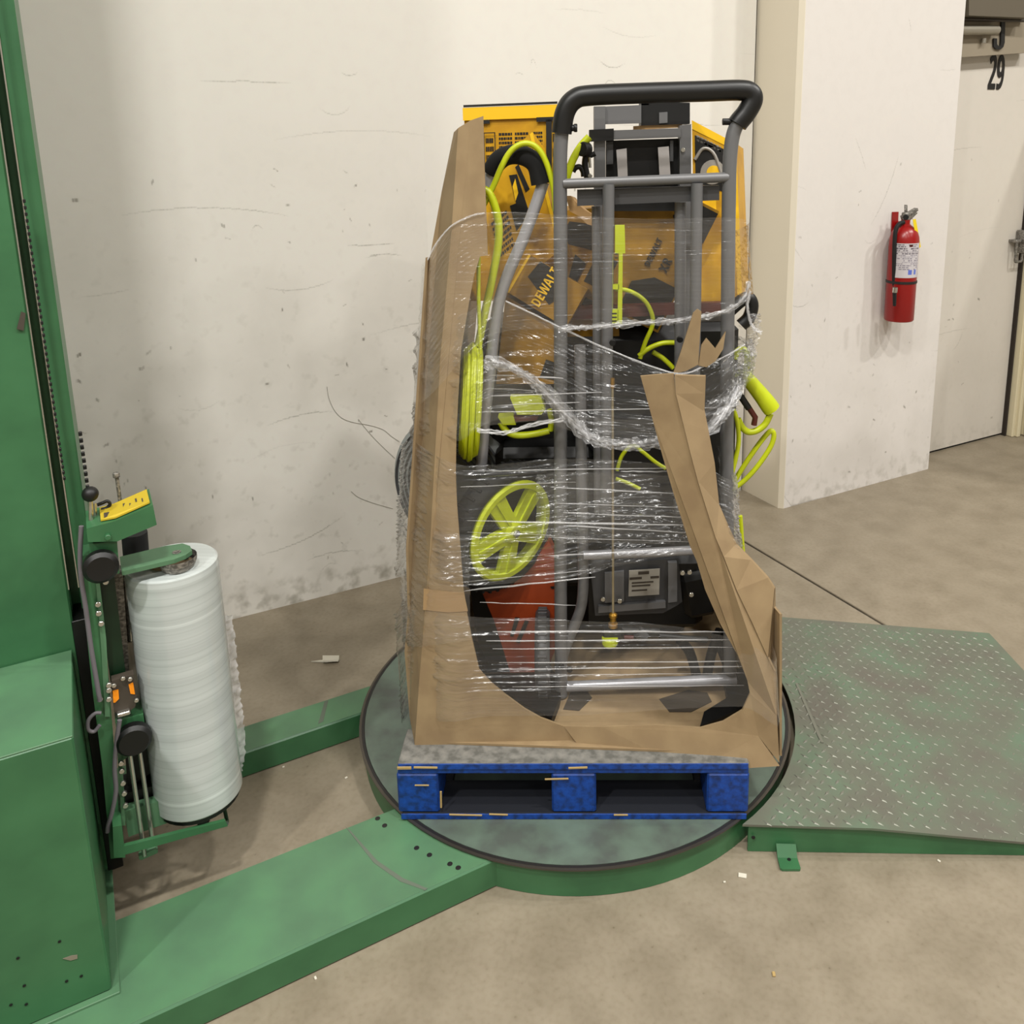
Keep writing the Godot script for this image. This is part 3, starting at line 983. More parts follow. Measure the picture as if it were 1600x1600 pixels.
	disc_of(st, bm(-0.9, 0.15, 0.06), UP, 0.012, 0.04, 12)
	obj("roll_seat", st, M.black, t)
	st = mb()
	prism(st, [Vector3(-0.8631, 0.2505, 0.6151), Vector3(-0.8505, 0.2466, 0.608), Vector3(-0.8515, 0.1769, 0.6086), Vector3(-0.8675, 0.1858, 0.6176)], back * -0.10)
	prism(st, [Vector3(-0.8566, 0.2023, 0.6114), Vector3(-0.6975, 0.1758, 0.5214), Vector3(-0.6944, 0.1623, 0.5196), Vector3(-0.8565, 0.1839, 0.6114)], back * -0.008)
	var fr := obj("guard_frame", st, M.green, t)
	st = mb(true)
	tube(st, [Vector3(-0.7326, 0.1683, 0.4493), Vector3(-0.7287, 0.1077, 0.4471)], 0.004, 8)
	tube(st, [Vector3(-0.7287, 0.1077, 0.4471), Vector3(-0.6977, 0.1658, 0.5169)], 0.004, 8)
	obj("guard_rod", st, M.green_dark, fr)
	# wires
	st = mb(true)
	tube(st, smooth_path([Vector3(-0.8606, 0.8363, 0.585), Vector3(-0.8679, 0.7804, 0.5891), Vector3(-0.8704, 0.7384, 0.5905), Vector3(-0.87, 0.6824, 0.5903), Vector3(-0.8705, 0.6068, 0.5906), Vector3(-0.8694, 0.529, 0.5899), Vector3(-0.869, 0.4961, 0.5897)], 6), 0.0042, 8)
	obj("wire", st, M.cable, t)
	st = mb(true)
	tube(st, smooth_path([Vector3(-0.8431, 0.4493, 0.5808), Vector3(-0.8518, 0.4061, 0.5857), Vector3(-0.8594, 0.3554, 0.59), Vector3(-0.862, 0.3086, 0.5915), Vector3(-0.8703, 0.2712, 0.5962), Vector3(-0.8796, 0.2412, 0.6015), Vector3(-0.8818, 0.2283, 0.6027)], 6), 0.0042, 8)
	obj("wire", st, M.cable, t)
	st = mb(true)
	tube(st, smooth_path([Vector3(-0.8723, 0.4682, 0.5858), Vector3(-0.881, 0.4706, 0.5908), Vector3(-0.891, 0.4604, 0.5964), Vector3(-0.8928, 0.4426, 0.5974), Vector3(-0.8854, 0.4353, 0.5933), Vector3(-0.8764, 0.4447, 0.5882)], 5), 0.0035, 8)
	obj("wire", st, M.cable, t)
	# the roll of film
	var c := bm(-0.9, 0.2, 0.03)
	var r := thing("film_roll", "tall white roll of clear stretch film standing in the green carriage", "film roll", c)
	st = mb(true)
	hard_lathe(st, [Vector2(0.03, 0.0), Vector2(0.081, 0.0), Vector2(0.083, 0.003), Vector2(0.083, 0.495), Vector2(0.0815, 0.506), Vector2(0.078, 0.509), Vector2(0.042, 0.511)], c, UP, 64)
	obj("film_body", st, M.roll_film, r)
	st = mb(true)
	hard_lathe(st, [Vector2(0.042, 0.46), Vector2(0.042, 0.517), Vector2(0.036, 0.517), Vector2(0.036, 0.46)], c, UP, 32)
	obj("cardboard_core", st, M.card, r)
	# loose end of film
	st = mb(true)
	var n := noise(91, 1.0, 3)
	var g := []
	var rim: Array = smooth_path([Vector3(-0.7151, 0.5524, 0.4049), Vector3(-0.715, 0.4862, 0.4049), Vector3(-0.7154, 0.4133, 0.4051), Vector3(-0.7147, 0.3387, 0.4047), Vector3(-0.7151, 0.2631, 0.4049), Vector3(-0.7252, 0.1909, 0.4106)], 12)
	for j in rim.size():
		var row := []
		for i in 9:
			var q: Vector3 = rim[j] + beam_basis.x * (i - 4) * 0.0055 + back * 0.012 * n.get_noise_2d(i * 0.9, j * 0.55) + beam_basis.x * 0.006 * n.get_noise_2d(i * 0.3 + 40.0, j * 0.5)
			row.append(q)
		g.append(row)
	for j in g.size() - 1:
		for i in 8:
			quad(st, g[j + 1][i], g[j + 1][i + 1], g[j][i + 1], g[j][i])
	obj("loose_film_end", st, M.film_tail, r)


func ramp_plate() -> void:
	var t := thing("loading_ramp", "green checker plate ramp leading up to the turntable", "ramp", Vector3(0.8, 0, 0.03))
	var top := 0.0718
	var R := 0.556
	# flat part, cut round to the turntable
	var arc := []
	for k in 25:
		var a := lerpf(atan2(0.434, 0.348), atan2(-0.372, 0.413), k / 24.0)
		arc.append(Vector3(R * cos(a), top, R * sin(a)))
	var pts: Array = arc.duplicate()
	pts.append(Vector3(0.616, top, -0.3725))
	pts.append(Vector3(0.616, top, 0.449))
	var st := mb()
	prism(st, pts, Vector3(0, -0.005, 0))
	prism(st, [Vector3(0.616, top, 0.449), Vector3(0.616, top, -0.3725), Vector3(1.27, 0.006, -0.373), Vector3(1.29, 0.006, 0.468)], Vector3(0, -0.005, 0))
	var deck := obj("checker_plate", st, M.ramp, t)
	# raised lugs in a herringbone
	var lug := mb()
	var b := [Vector3(-0.012, 0, 0), Vector3(0, 0, -0.0036), Vector3(0.012, 0, 0), Vector3(0, 0, 0.0036)]
	var u := [Vector3(-0.006, 0.0017, 0), Vector3(0, 0.0017, -0.0016), Vector3(0.006, 0.0017, 0), Vector3(0, 0.0017, 0.0016)]
	for k in 4:
		facet(lug, [b[k], b[(k + 1) % 4], u[(k + 1) % 4], u[k]], Vector3(0, -0.01, 0))
	facet(lug, u, Vector3(0, -0.01, 0))
	lug.generate_normals()
	var where := []
	var tilt := atan2(top - 0.006, 0.654)
	var pitch := 0.0335
	for i in range(-6, 66):
		for j in range(-30, 32):
			var x := 0.2 + i * pitch / 2.0
			var z := 0.03 + j * pitch / 2.0
			if (i + j) % 2: continue
			if z < -0.365 or z > 0.438 + 0.02 * (x - 0.3) or x > 1.25 or Vector2(x, z).length() < R + 0.012: continue
			var turn := PI / 4 if i % 2 else -PI / 4
			var q := Basis(UP, turn + rng.randf_range(-0.05, 0.05))
			var y := top
			if x > 0.616:
				y = top - (x - 0.616) * tan(tilt)
				q = Basis(Vector3.BACK, -tilt) * q
			where.append(Transform3D(q, Vector3(x, y - 0.0001, z)))
	var mm := MultiMesh.new()
	mm.transform_format = MultiMesh.TRANSFORM_3D
	mm.mesh = lug.commit()
	mm.instance_count = where.size()
	for k in where.size(): mm.set_instance_transform(k, where[k])
	var mi := MultiMeshInstance3D.new()
	mi.name = "tread_lugs"
	mi.multimesh = mm
	mi.material_override = M.lug
	mi.set_meta("kind", "stuff")
	deck.add_child(mi)
	# a long bright scrape
	st = mb()
	prism(st, [Vector3(0.5873, 0.0736, -0.0407), Vector3(0.5931, 0.0736, -0.0433), Vector3(0.5934, 0.0736, 0.1607), Vector3(0.593, 0.0736, 0.1879), Vector3(0.5869, 0.0736, 0.1878), Vector3(0.5859, 0.0736, 0.1651)], Vector3(0, -0.001, 0))
	obj("scrape", st, M.lug, deck)
	# sides
	st = mb()
	prism(st, [Vector3(0.362, 0.001, 0.429), Vector3(0.362, top - 0.006, 0.429), Vector3(0.616, top - 0.006, 0.443), Vector3(1.285, 0.002, 0.462), Vector3(1.285, 0.001, 0.462)], Vector3(0, 0, -0.006))
	var near_side := obj("side_plate", st, M.green, t)
	st = mb()
	prism(st, [Vector3(0.44, 0.001, -0.366), Vector3(0.44, top - 0.006, -0.366), Vector3(0.616, top - 0.006, -0.366), Vector3(1.27, 0.002, -0.367), Vector3(1.27, 0.001, -0.367)], Vector3(0, 0, 0.006))
	obj("side_plate", st, M.green, t)
	st = mb()
	disc_of(st, Vector3(0.3716, 0.0404, 0.434), Vector3.BACK, 0.004, 0.002, 10)
	obj("bolt_hole", st, M.black, near_side)
	st = mb()
	var foot: Array = [Vector3(0.4199, 0.006, 0.4521), Vector3(0.4609, 0.006, 0.4544), Vector3(0.4609, 0.006, 0.4788), Vector3(0.4588, 0.006, 0.482), Vector3(0.4232, 0.006, 0.4814), Vector3(0.4187, 0.006, 0.4781)]
	prism(st, foot, Vector3(0, -0.005, 0))
	prism(st, [foot[0], foot[1], foot[1] + Vector3(0, 0.02, -0.016), foot[0] + Vector3(0, 0.02, -0.016)], Vector3(0, -0.003, -0.003))
	var tab := obj("anchor_tab", st, M.green, t)
	st = mb()
	disc_of(st, Vector3(0.4426, 0.0062, 0.4576), UP, 0.004, 0.0008, 10)
	obj("anchor_hole", st, M.black, tab)


func pallet() -> void:
	var o := Vector3(-0.377, 0.0725, 0.406)
	var ux := Vector3(0.738, 0, 0.013).normalized()
	var b := Basis(ux, UP, ux.cross(UP))
	var t := thing("pallet", "chipped blue wooden block pallet under the load on the turntable", "pallet", o)
	var W := 0.738
	var D := 0.86
	var H := 0.135
	var at := func(x: float, y: float, z: float) -> Vector3: return o + b * Vector3(x, y, -z)
	var st: SurfaceTool
	# deck boards across the front, with gaps between them
	var depth := 0.0
	for k in 7:
		var w := 0.11 if k % 3 == 0 else 0.092
		st = mb()
		box(st, at.call(W / 2 + 0.002 * (k % 2), H - 0.006, depth + w / 2), Vector3(W + 0.004 * (k % 3), 0.013, w), b, 0.002)
		obj("deck_board", st, M.deck_wood, t)
		depth += w + 0.028
	for k in 3:
		st = mb()
		box(st, at.call(W / 2, H - 0.0195, [0.05, D / 2, D - 0.05][k]), Vector3(W, 0.013, 0.096), b, 0.0015)
		obj("stringer_board", st, M.blue_paint if k == 0 else M.blue_worn_shaded, t)
	for k in 3:
		for j in 3:
			st = mb()
			var w := 0.088
			box(st, at.call([w / 2 - 0.004, W / 2 + 0.002, W - w / 2 + 0.002][j], 0.0605, [0.05, D / 2, D - 0.05][k]), Vector3(w + 0.006 * ((j + k) % 2), 0.095, 0.096), b, 0.004)
			obj("block", st, M.blue_paint if k == 0 else M.blue_worn_shaded, t)
	for k in 3:
		st = mb()
		box(st, at.call(W / 2, 0.0065, [0.05, D / 2, D - 0.05][k]), Vector3(W - 0.008, 0.013, 0.098), b, 0.0015)
		obj("bottom_board", st, M.blue_worn_shaded, t)
	for j in 3:
		st = mb()
		box(st, at.call([0.05, W / 2, W - 0.05][j], 0.0065, D / 2), Vector3(0.098, 0.0128, D - 0.2), b, 0.0015)
		obj("bottom_board", st, M.blue_worn_shaded, t)
	for y in [0.0066, H - 0.0062]:
		st = mb()
		box(st, at.call(W / 2, y, -0.0008), Vector3(W - 0.004, 0.0128, 0.0024), b, 0.0006)
		obj("painted_edge", st, M.blue_paint, t)
	# bare splinters where the paint has gone
	st = mb()
	for p in [[0.015, 0.127, 0.03, 0.006], [0.06, 0.128, 0.05, 0.004], [0.14, 0.012, 0.07, 0.003], [0.21, 0.013, 0.04, 0.003], [0.089, 0.05, 0.004, 0.04], [0.38, 0.127, 0.04, 0.004], [0.47, 0.012, 0.03, 0.003], [0.335, 0.1, 0.05, 0.003], [0.05, 0.085, 0.03, 0.002]]:
		st = mb()
		box(st, at.call(p[0], p[1], -0.0028), Vector3(p[2], p[3], 0.003), b * Basis(Vector3.BACK, rng.randf_range(-0.05, 0.05)), 0.0006)
		obj("bare_wood_chip", st, M.raw_wood, t)


func sheet(st: SurfaceTool, pts: Array, thick: Vector3) -> void:
	prism(st, pts, thick)


func carton_box() -> void:
	# torn box: what is left of its front, one corner, one flap, sides, back and bottom
	var t := thing("cardboard_box", "big torn brown cardboard box standing on the blue pallet", "box", Vector3(0.03, 0.2085, 0))
	var st := mb()
	var th := Vector3(0.0, 0.0, -0.005)
	prism(st, [Vector3(-0.3495, 0.2082, 0.3499), Vector3(-0.3344, 0.3537, 0.3399), Vector3(-0.3144, 0.5259, 0.3278), Vector3(-0.3025, 0.6334, 0.32), Vector3(-0.2883, 0.7321, 0.3128), Vector3(-0.2761, 0.8957, 0.3005), Vector3(-0.2656, 1.055, 0.2883), Vector3(-0.2502, 1.172, 0.2791), Vector3(-0.236, 1.3, 0.2689), Vector3(-0.2257, 1.387, 0.2617), Vector3(-0.2157, 1.511, 0.2515), Vector3(-0.1914, 1.525, 0.2503), Vector3(-0.1662, 1.533, 0.2496), Vector3(-0.1661, 1.436, 0.2577), Vector3(-0.1649, 1.337, 0.2658), Vector3(-0.1642, 1.262, 0.2718), Vector3(-0.1796, 1.26, 0.272), Vector3(-0.1921, 1.223, 0.275), Vector3(-0.2009, 1.184, 0.2781), Vector3(-0.2084, 1.146, 0.2811), Vector3(-0.2237, 1.068, 0.2872), Vector3(-0.2316, 0.9754, 0.2944), Vector3(-0.238, 0.8951, 0.3005), Vector3(-0.2418, 0.8138, 0.3066), Vector3(-0.2413, 0.7452, 0.3117), Vector3(-0.2381, 0.6758, 0.3168), Vector3(-0.2333, 0.5645, 0.3249), Vector3(-0.227, 0.5059, 0.3291), Vector3(-0.2178, 0.4482, 0.3332), Vector3(-0.2047, 0.3796, 0.338), Vector3(-0.1794, 0.3484, 0.3401), Vector3(-0.1499, 0.3214, 0.3419), Vector3(-0.1092, 0.2882, 0.3442), Vector3(-0.0751, 0.2668, 0.3456), Vector3(-0.0257, 0.2467, 0.3469), Vector3(0.0283, 0.2413, 0.3472), Vector3(0.0483, 0.143, 0.3539), Vector3(-0.1533, 0.1735, 0.352)], th)
	obj("front_panel", st, M.card, t)
	st = mb()
	prism(st, [Vector3(-0.0257, 0.2467, 0.3469), Vector3(0.0583, 0.2514, 0.357), Vector3(0.1713, 0.2616, 0.3667), Vector3(0.264, 0.2604, 0.3772), Vector3(0.3118, 0.2781, 0.3812), Vector3(0.3508, 0.3073, 0.3844), Vector3(0.3843, 0.2524, 0.3935), Vector3(0.4247, 0.1992, 0.4183), Vector3(0.2433, 0.1724, 0.3992), Vector3(0.0475, 0.1564, 0.3741)], th)
	obj("front_panel", st, M.card, t)
	# corner panel
	st = mb()
	prism(st, [Vector3(-0.3495, 0.2082, 0.3499), Vector3(-0.3749, 0.2152, 0.2654), Vector3(-0.3801, 0.373, 0.255), Vector3(-0.3572, 0.5578, 0.2424), Vector3(-0.3502, 0.6285, 0.2376), Vector3(-0.3389, 0.7404, 0.2297), Vector3(-0.3265, 0.8898, 0.219), Vector3(-0.3156, 1.036, 0.2083), Vector3(-0.3008, 1.185, 0.197), Vector3(-0.2918, 1.252, 0.1919), Vector3(-0.2634, 1.384, 0.1817), Vector3(-0.2345, 1.504, 0.1722), Vector3(-0.2157, 1.511, 0.2515), Vector3(-0.2257, 1.387, 0.2617), Vector3(-0.236, 1.3, 0.2689), Vector3(-0.2502, 1.172, 0.2791), Vector3(-0.2656, 1.055, 0.2883), Vector3(-0.2761, 0.8957, 0.3005), Vector3(-0.2883, 0.7321, 0.3128), Vector3(-0.3025, 0.6334, 0.32), Vector3(-0.3144, 0.5259, 0.3278), Vector3(-0.3344, 0.3537, 0.3399)], Vector3(0.0045, 0, -0.002))
	obj("corner_panel", st, M.card, t)
	# what still stands of the front at the right, and the flap torn off it
	st = mb()
	prism(st, [Vector3(0.1309, 1.043, 0.4015), Vector3(0.1638, 1.046, 0.4019), Vector3(0.1942, 1.047, 0.402), Vector3(0.1986, 1.007, 0.4005), Vector3(0.2135, 0.9482, 0.3973), Vector3(0.2286, 0.8881, 0.3941), Vector3(0.2468, 0.8213, 0.3904), Vector3(0.2576, 0.7913, 0.3899), Vector3(0.2848, 0.7008, 0.3845), Vector3(0.3027, 0.6585, 0.384), Vector3(0.3309, 0.584, 0.383), Vector3(0.3662, 0.5079, 0.382), Vector3(0.4011, 0.4273, 0.3808), Vector3(0.4164, 0.3965, 0.3885), Vector3(0.4195, 0.3036, 0.4014), Vector3(0.4246, 0.2065, 0.4178), Vector3(0.3843, 0.2524, 0.3935), Vector3(0.3508, 0.3073, 0.3844), Vector3(0.3663, 0.3446, 0.3817), Vector3(0.3617, 0.37, 0.3747), Vector3(0.3376, 0.4327, 0.3716), Vector3(0.301, 0.5029, 0.372), Vector3(0.2687, 0.5793, 0.373), Vector3(0.2499, 0.6439, 0.3761), Vector3(0.2349, 0.6797, 0.377), Vector3(0.1985, 0.7984, 0.3856), Vector3(0.1767, 0.8745, 0.3909), Vector3(0.1529, 0.9618, 0.3964)], th)
	obj("torn_panel", st, M.card, t)
	st = mb()
	var fold: Array = [Vector3(0.1951, 1.045, 0.4048), Vector3(0.1982, 1.008, 0.4035), Vector3(0.2131, 0.9492, 0.4003), Vector3(0.2282, 0.8892, 0.3971), Vector3(0.2463, 0.8225, 0.3934), Vector3(0.2842, 0.7023, 0.3875), Vector3(0.3021, 0.66, 0.387), Vector3(0.3302, 0.5856, 0.386), Vector3(0.3655, 0.5097, 0.385), Vector3(0.4003, 0.4293, 0.3838), Vector3(0.4142, 0.4, 0.3914)]
	var rim: Array = [Vector3(0.2605, 1.029, 0.3565), Vector3(0.2606, 0.9925, 0.3535), Vector3(0.2606, 0.956, 0.3503), Vector3(0.2689, 0.915, 0.3518), Vector3(0.2834, 0.8443, 0.3508), Vector3(0.2952, 0.7534, 0.3482), Vector3(0.3322, 0.6684, 0.3513), Vector3(0.3644, 0.6348, 0.3534), Vector3(0.3997, 0.595, 0.3553), Vector3(0.4157, 0.5691, 0.3533), Vector3(0.4323, 0.3652, 0.3288)]
	for k in fold.size() - 1:
		prism(st, [fold[k], fold[k + 1], rim[k + 1]], Vector3(0.003, 0.001, -0.004))
		prism(st, [fold[k], rim[k + 1], rim[k]], Vector3(0.003, 0.001, -0.004))
	obj("torn_flap", st, M.card, t)
	st = mb()
	prism(st, [Vector3(0.246, 1.142, 0.29), Vector3(0.2548, 1.15, 0.29), Vector3(0.2626, 1.145, 0.29), Vector3(0.2609, 1.101, 0.29), Vector3(0.2584, 1.035, 0.29), Vector3(0.2339, 1.022, 0.29), Vector3(0.2079, 1.017, 0.29), Vector3(0.2203, 1.054, 0.29)], th)
	prism(st, [Vector3(0.2592, 1.032, 0.285), Vector3(0.2649, 1.074, 0.285), Vector3(0.2749, 1.089, 0.285), Vector3(0.2937, 1.067, 0.285), Vector3(0.3135, 1.102, 0.285), Vector3(0.3093, 1.066, 0.285), Vector3(0.2943, 1.041, 0.285), Vector3(0.2763, 1.028, 0.285)], th)
	obj("torn_strip", st, M.card, t)
	# sides, back and bottom
	st = mb()
	prism(st, [Vector3(0.434, 0.209, 0.40), Vector3(0.425, 0.53, 0.385), Vector3(0.395, 0.50, 0.10), Vector3(0.37, 0.47, -0.38), Vector3(0.38, 0.209, -0.40)], Vector3(-0.005, 0, 0))
	obj("side_panel", st, M.card, t)
	st = mb()
	prism(st, [Vector3(-0.375, 0.209, 0.255), Vector3(-0.365, 0.62, 0.25), Vector3(-0.30, 1.25, 0.20), Vector3(-0.23, 1.22, -0.28), Vector3(-0.31, 0.62, -0.38), Vector3(-0.33, 0.209, -0.40)], Vector3(0.005, 0, 0))
	obj("side_panel", st, M.card, t)
	st = mb()
	prism(st, [Vector3(-0.33, 0.209, -0.402), Vector3(0.38, 0.209, -0.402), Vector3(0.33, 0.95, -0.37), Vector3(-0.24, 0.95, -0.37)], Vector3(0, 0, 0.005))
	obj("back_panel", st, M.card, t)
	st = mb()
	prism(st, [Vector3(-0.345, 0.2085, 0.345), Vector3(0.425, 0.2085, 0.40), Vector3(0.375, 0.2085, -0.40), Vector3(-0.325, 0.2085, -0.40), Vector3(-0.37, 0.2085, 0.25)], Vector3(0, 0.005, 0))
	obj("bottom_panel", st, M.card, t)
	# wide band of bare card tone, painted where the film glare is missing
	st = mb()
	prism(st, [Vector3(-0.3168, 0.5652, 0.3265), Vector3(-0.2321, 0.554, 0.3272), Vector3(-0.2252, 0.514, 0.3301), Vector3(-0.2673, 0.5117, 0.3303), Vector3(-0.3198, 0.5182, 0.3299)], Vector3(0, 0, -0.001))
	obj("no_glare_band", st, M.card_no_glare, t)


func carton(t: Node3D, face: Array, depth: Vector3, m: Material) -> void:
	var st := mb()
	prism(st, face, depth)
	obj("carton_body", st, m, t)


func on_face(face: Array, s: float, v: float, lift := 0.0012) -> Vector3:
	# face: bottom-left, bottom-right, top-right, top-left
	var p: Vector3 = face[0].lerp(face[1], s).lerp(face[3].lerp(face[2], s), v)
	var n: Vector3 = (face[1] - face[0]).cross(face[3] - face[0]).normalized()
	return p + n * lift


func printed(t: Node3D, called: String, face: Array, spots: Array, m: Material, lift := 0.0012) -> void:
	var n: Vector3 = (face[1] - face[0]).cross(face[3] - face[0]).normalized()
	var st := mb()
	for s in spots:
		var q := []
		for c in s: q.append(on_face(face, c[0], c[1], lift))
		prism(st, q, n * -0.001)
		if spots.size() < 10:
			obj(called, st, m, t)
			st = mb()
	if spots.size() >= 10: obj(called, st, m, t).set_meta("kind", "stuff")


func block(s0: float, v0: float, s1: float, v1: float) -> Array:
	return [[s0, v0], [s1, v0], [s1, v1], [s0, v1]]


func print_rows(t: Node3D, face: Array, s0: float, v0: float, s1: float, v1: float, rows: int, m: Material, seed_at: int) -> void:
	var r := RandomNumberGenerator.new()
	r.seed = seed_at
	var spots := []
	for i in rows:
		var v := lerpf(v1, v0, (i + 0.5) / rows)
		var h := 0.28 * (v1 - v0) / rows
		var s := s0
		while s < s1 - 0.01:
			var w := (s1 - s0) * r.randf_range(0.05, 0.2)
			spots.append(block(s, v - h, minf(s + w, s1), v + h))
			s += w + (s1 - s0) * 0.04
	printed(t, "small_print", face, spots, m)


func goods_on_pallet() -> void:
	hand_truck()
	saw_stand()
	cartons()
	washer()
	hoses()


func hand_truck() -> void:
	var t := thing("hand_truck", "tall grey tube hand truck with black loop handle wrapped on the pallet", "hand truck", Vector3(0.2, 0.206, 0.2))
	var z := 0.2
	var path := smooth_path([Vector3(-0.0315, 0.2191, 0.2), Vector3(-0.0287, 0.5225, 0.2), Vector3(-0.0224, 0.9729, 0.2), Vector3(-0.0185, 1.25, 0.2), Vector3(-0.0172, 1.433, 0.2), Vector3(-0.0123, 1.505, 0.2), Vector3(-0.0041, 1.543, 0.2), Vector3(0.0142, 1.565, 0.2), Vector3(0.045, 1.572, 0.2), Vector3(0.1451, 1.575, 0.2), Vector3(0.2734, 1.577, 0.2), Vector3(0.3439, 1.578, 0.2), Vector3(0.3659, 1.573, 0.2), Vector3(0.3715, 1.558, 0.2), Vector3(0.3594, 1.534, 0.2), Vector3(0.3396, 1.507, 0.2), Vector3(0.3304, 1.464, 0.2), Vector3(0.3289, 1.377, 0.2), Vector3(0.3335, 1.109, 0.2), Vector3(0.3422, 0.7329, 0.2), Vector3(0.362, 0.2734, 0.2)], 8)
	var grip_from := 0
	var grip_to := 0
	for i in path.size():
		if i < 60 and path[i].y < Vector3(-0.0137, 1.503, 0.2).y: grip_from = i
	for i in range(60, path.size()):
		if path[i].y > Vector3(0.3421, 1.51, 0.2).y: grip_to = i
	var st := mb(true)
	tube(st, path.slice(0, grip_from + 2), 0.0145, 14)
	obj("rail", st, M.frame_grey, t)
	st = mb(true)
	tube(st, path.slice(grip_to - 1), 0.0145, 14)
	obj("rail", st, M.frame_grey, t)
	st = mb(true)
	tube(st, path.slice(grip_from, grip_to + 1), 0.0205, 18)
	var gr := obj("handle_grip", st, M.grip, t)
	gr.set_meta("label", "black foam covered loop handle")
	for p in [Vector3(0.0058, 1.509, 0.2), Vector3(0.3263, 1.517, 0.2)]:
		st = mb(true)
		tube(st, [p - Vector3(0.014, 0, 0), p + Vector3(0.012, 0, 0)], 0.007, 8)
		disc_of(st, p + Vector3(0.006, 0, 0), Vector3.RIGHT, 0.0085, 0.007, 8)
		obj("handle_bolt", st, M.black, t)
	st = mb(true)
	tube(st, [Vector3(-0.0112, 1.398, 0.205), Vector3(0.3258, 1.407, 0.205)], 0.0105, 12)
	obj("rung", st, M.frame_grey, t)
	st = mb()
	prism(st, [Vector3(0.0176, 1.385, 0.195), Vector3(0.3098, 1.39, 0.195), Vector3(0.3105, 1.36, 0.195), Vector3(0.0173, 1.352, 0.195)], Vector3(0, 0, -0.02))
	obj("cross_plate", st, M.plate_grey, t)
	st = mb(true)
	tube(st, [Vector3(0.0814, 1.396, 0.208), Vector3(0.0727, 0.6798, 0.208)], 0.0125, 12)
	obj("inner_rail", st, M.frame_grey, t)
	st = mb(true)
	tube(st, [Vector3(0.0568, 1.349, 0.165), Vector3(0.0575, 0.6607, 0.165)], 0.009, 12)
	obj("inner_rail", st, M.frame_grey, t)
	st = mb(true)
	tube(st, [Vector3(0.2616, 1.396, 0.208), Vector3(0.2656, 0.677, 0.208)], 0.0125, 12)
	obj("inner_rail", st, M.frame_grey, t)
	st = mb(true)
	tube(st, [Vector3(0.2341, 1.355, 0.165), Vector3(0.2434, 0.658, 0.165)], 0.0125, 12)
	obj("inner_rail", st, M.frame_grey, t)
	st = mb(true)
	tube(st, smooth_path([Vector3(0.0199, 1.055, 0.19), Vector3(0.0206, 0.8235, 0.19), Vector3(0.0227, 0.5794, 0.19), Vector3(0.0219, 0.4845, 0.19), Vector3(0.0141, 0.4283, 0.19), Vector3(-0.0102, 0.3635, 0.19), Vector3(-0.0273, 0.3059, 0.19), Vector3(-0.0313, 0.2306, 0.19)], 6), 0.0125, 12)
	obj("skid_tube", st, M.frame_grey, t)
	st = mb(true)
	tube(st, [Vector3(0.0237, 0.5745, 0.205), Vector3(0.3251, 0.5856, 0.205)], 0.0105, 12)
	obj("rung", st, M.silver_tube, t)
	st = mb(true)
	tube(st, [Vector3(-0.0207, 0.2373, 0.195), Vector3(0.377, 0.2514, 0.195)], 0.0125, 12)
	obj("rung", st, M.silver_tube, t)
	dots("bolt", [Vector3(0.0878, 1.069, 0.225), Vector3(0.2289, 1.074, 0.225), Vector3(-0.0113, 0.3041, 0.225), Vector3(-0.0302, 0.3126, 0.225)], Vector3.BACK, 0.007, 0.006, M.black, t)
	st = mb(true)
	tube(st, smooth_path([Vector3(0.2476, 0.3388, 0.17), Vector3(0.2722, 0.305, 0.17), Vector3(0.2916, 0.2339, 0.17)], 4), 0.012, 8)
	obj("brace", st, M.black, t)
	st = mb(true)
	tube(st, smooth_path([Vector3(0.3415, 0.3622, 0.17), Vector3(0.3234, 0.3042, 0.17), Vector3(0.3128, 0.2369, 0.17)], 4), 0.012, 8)
	obj("brace", st, M.black, t)
	st = mb(true)
	tube(st, smooth_path([Vector3(0.3342, 0.3541, 0.17), Vector3(0.3584, 0.2869, 0.17), Vector3(0.3833, 0.2103, 0.17), Vector3(0.387, 0.188, 0.17)], 4), 0.014, 8)
	obj("brace", st, M.black, t)


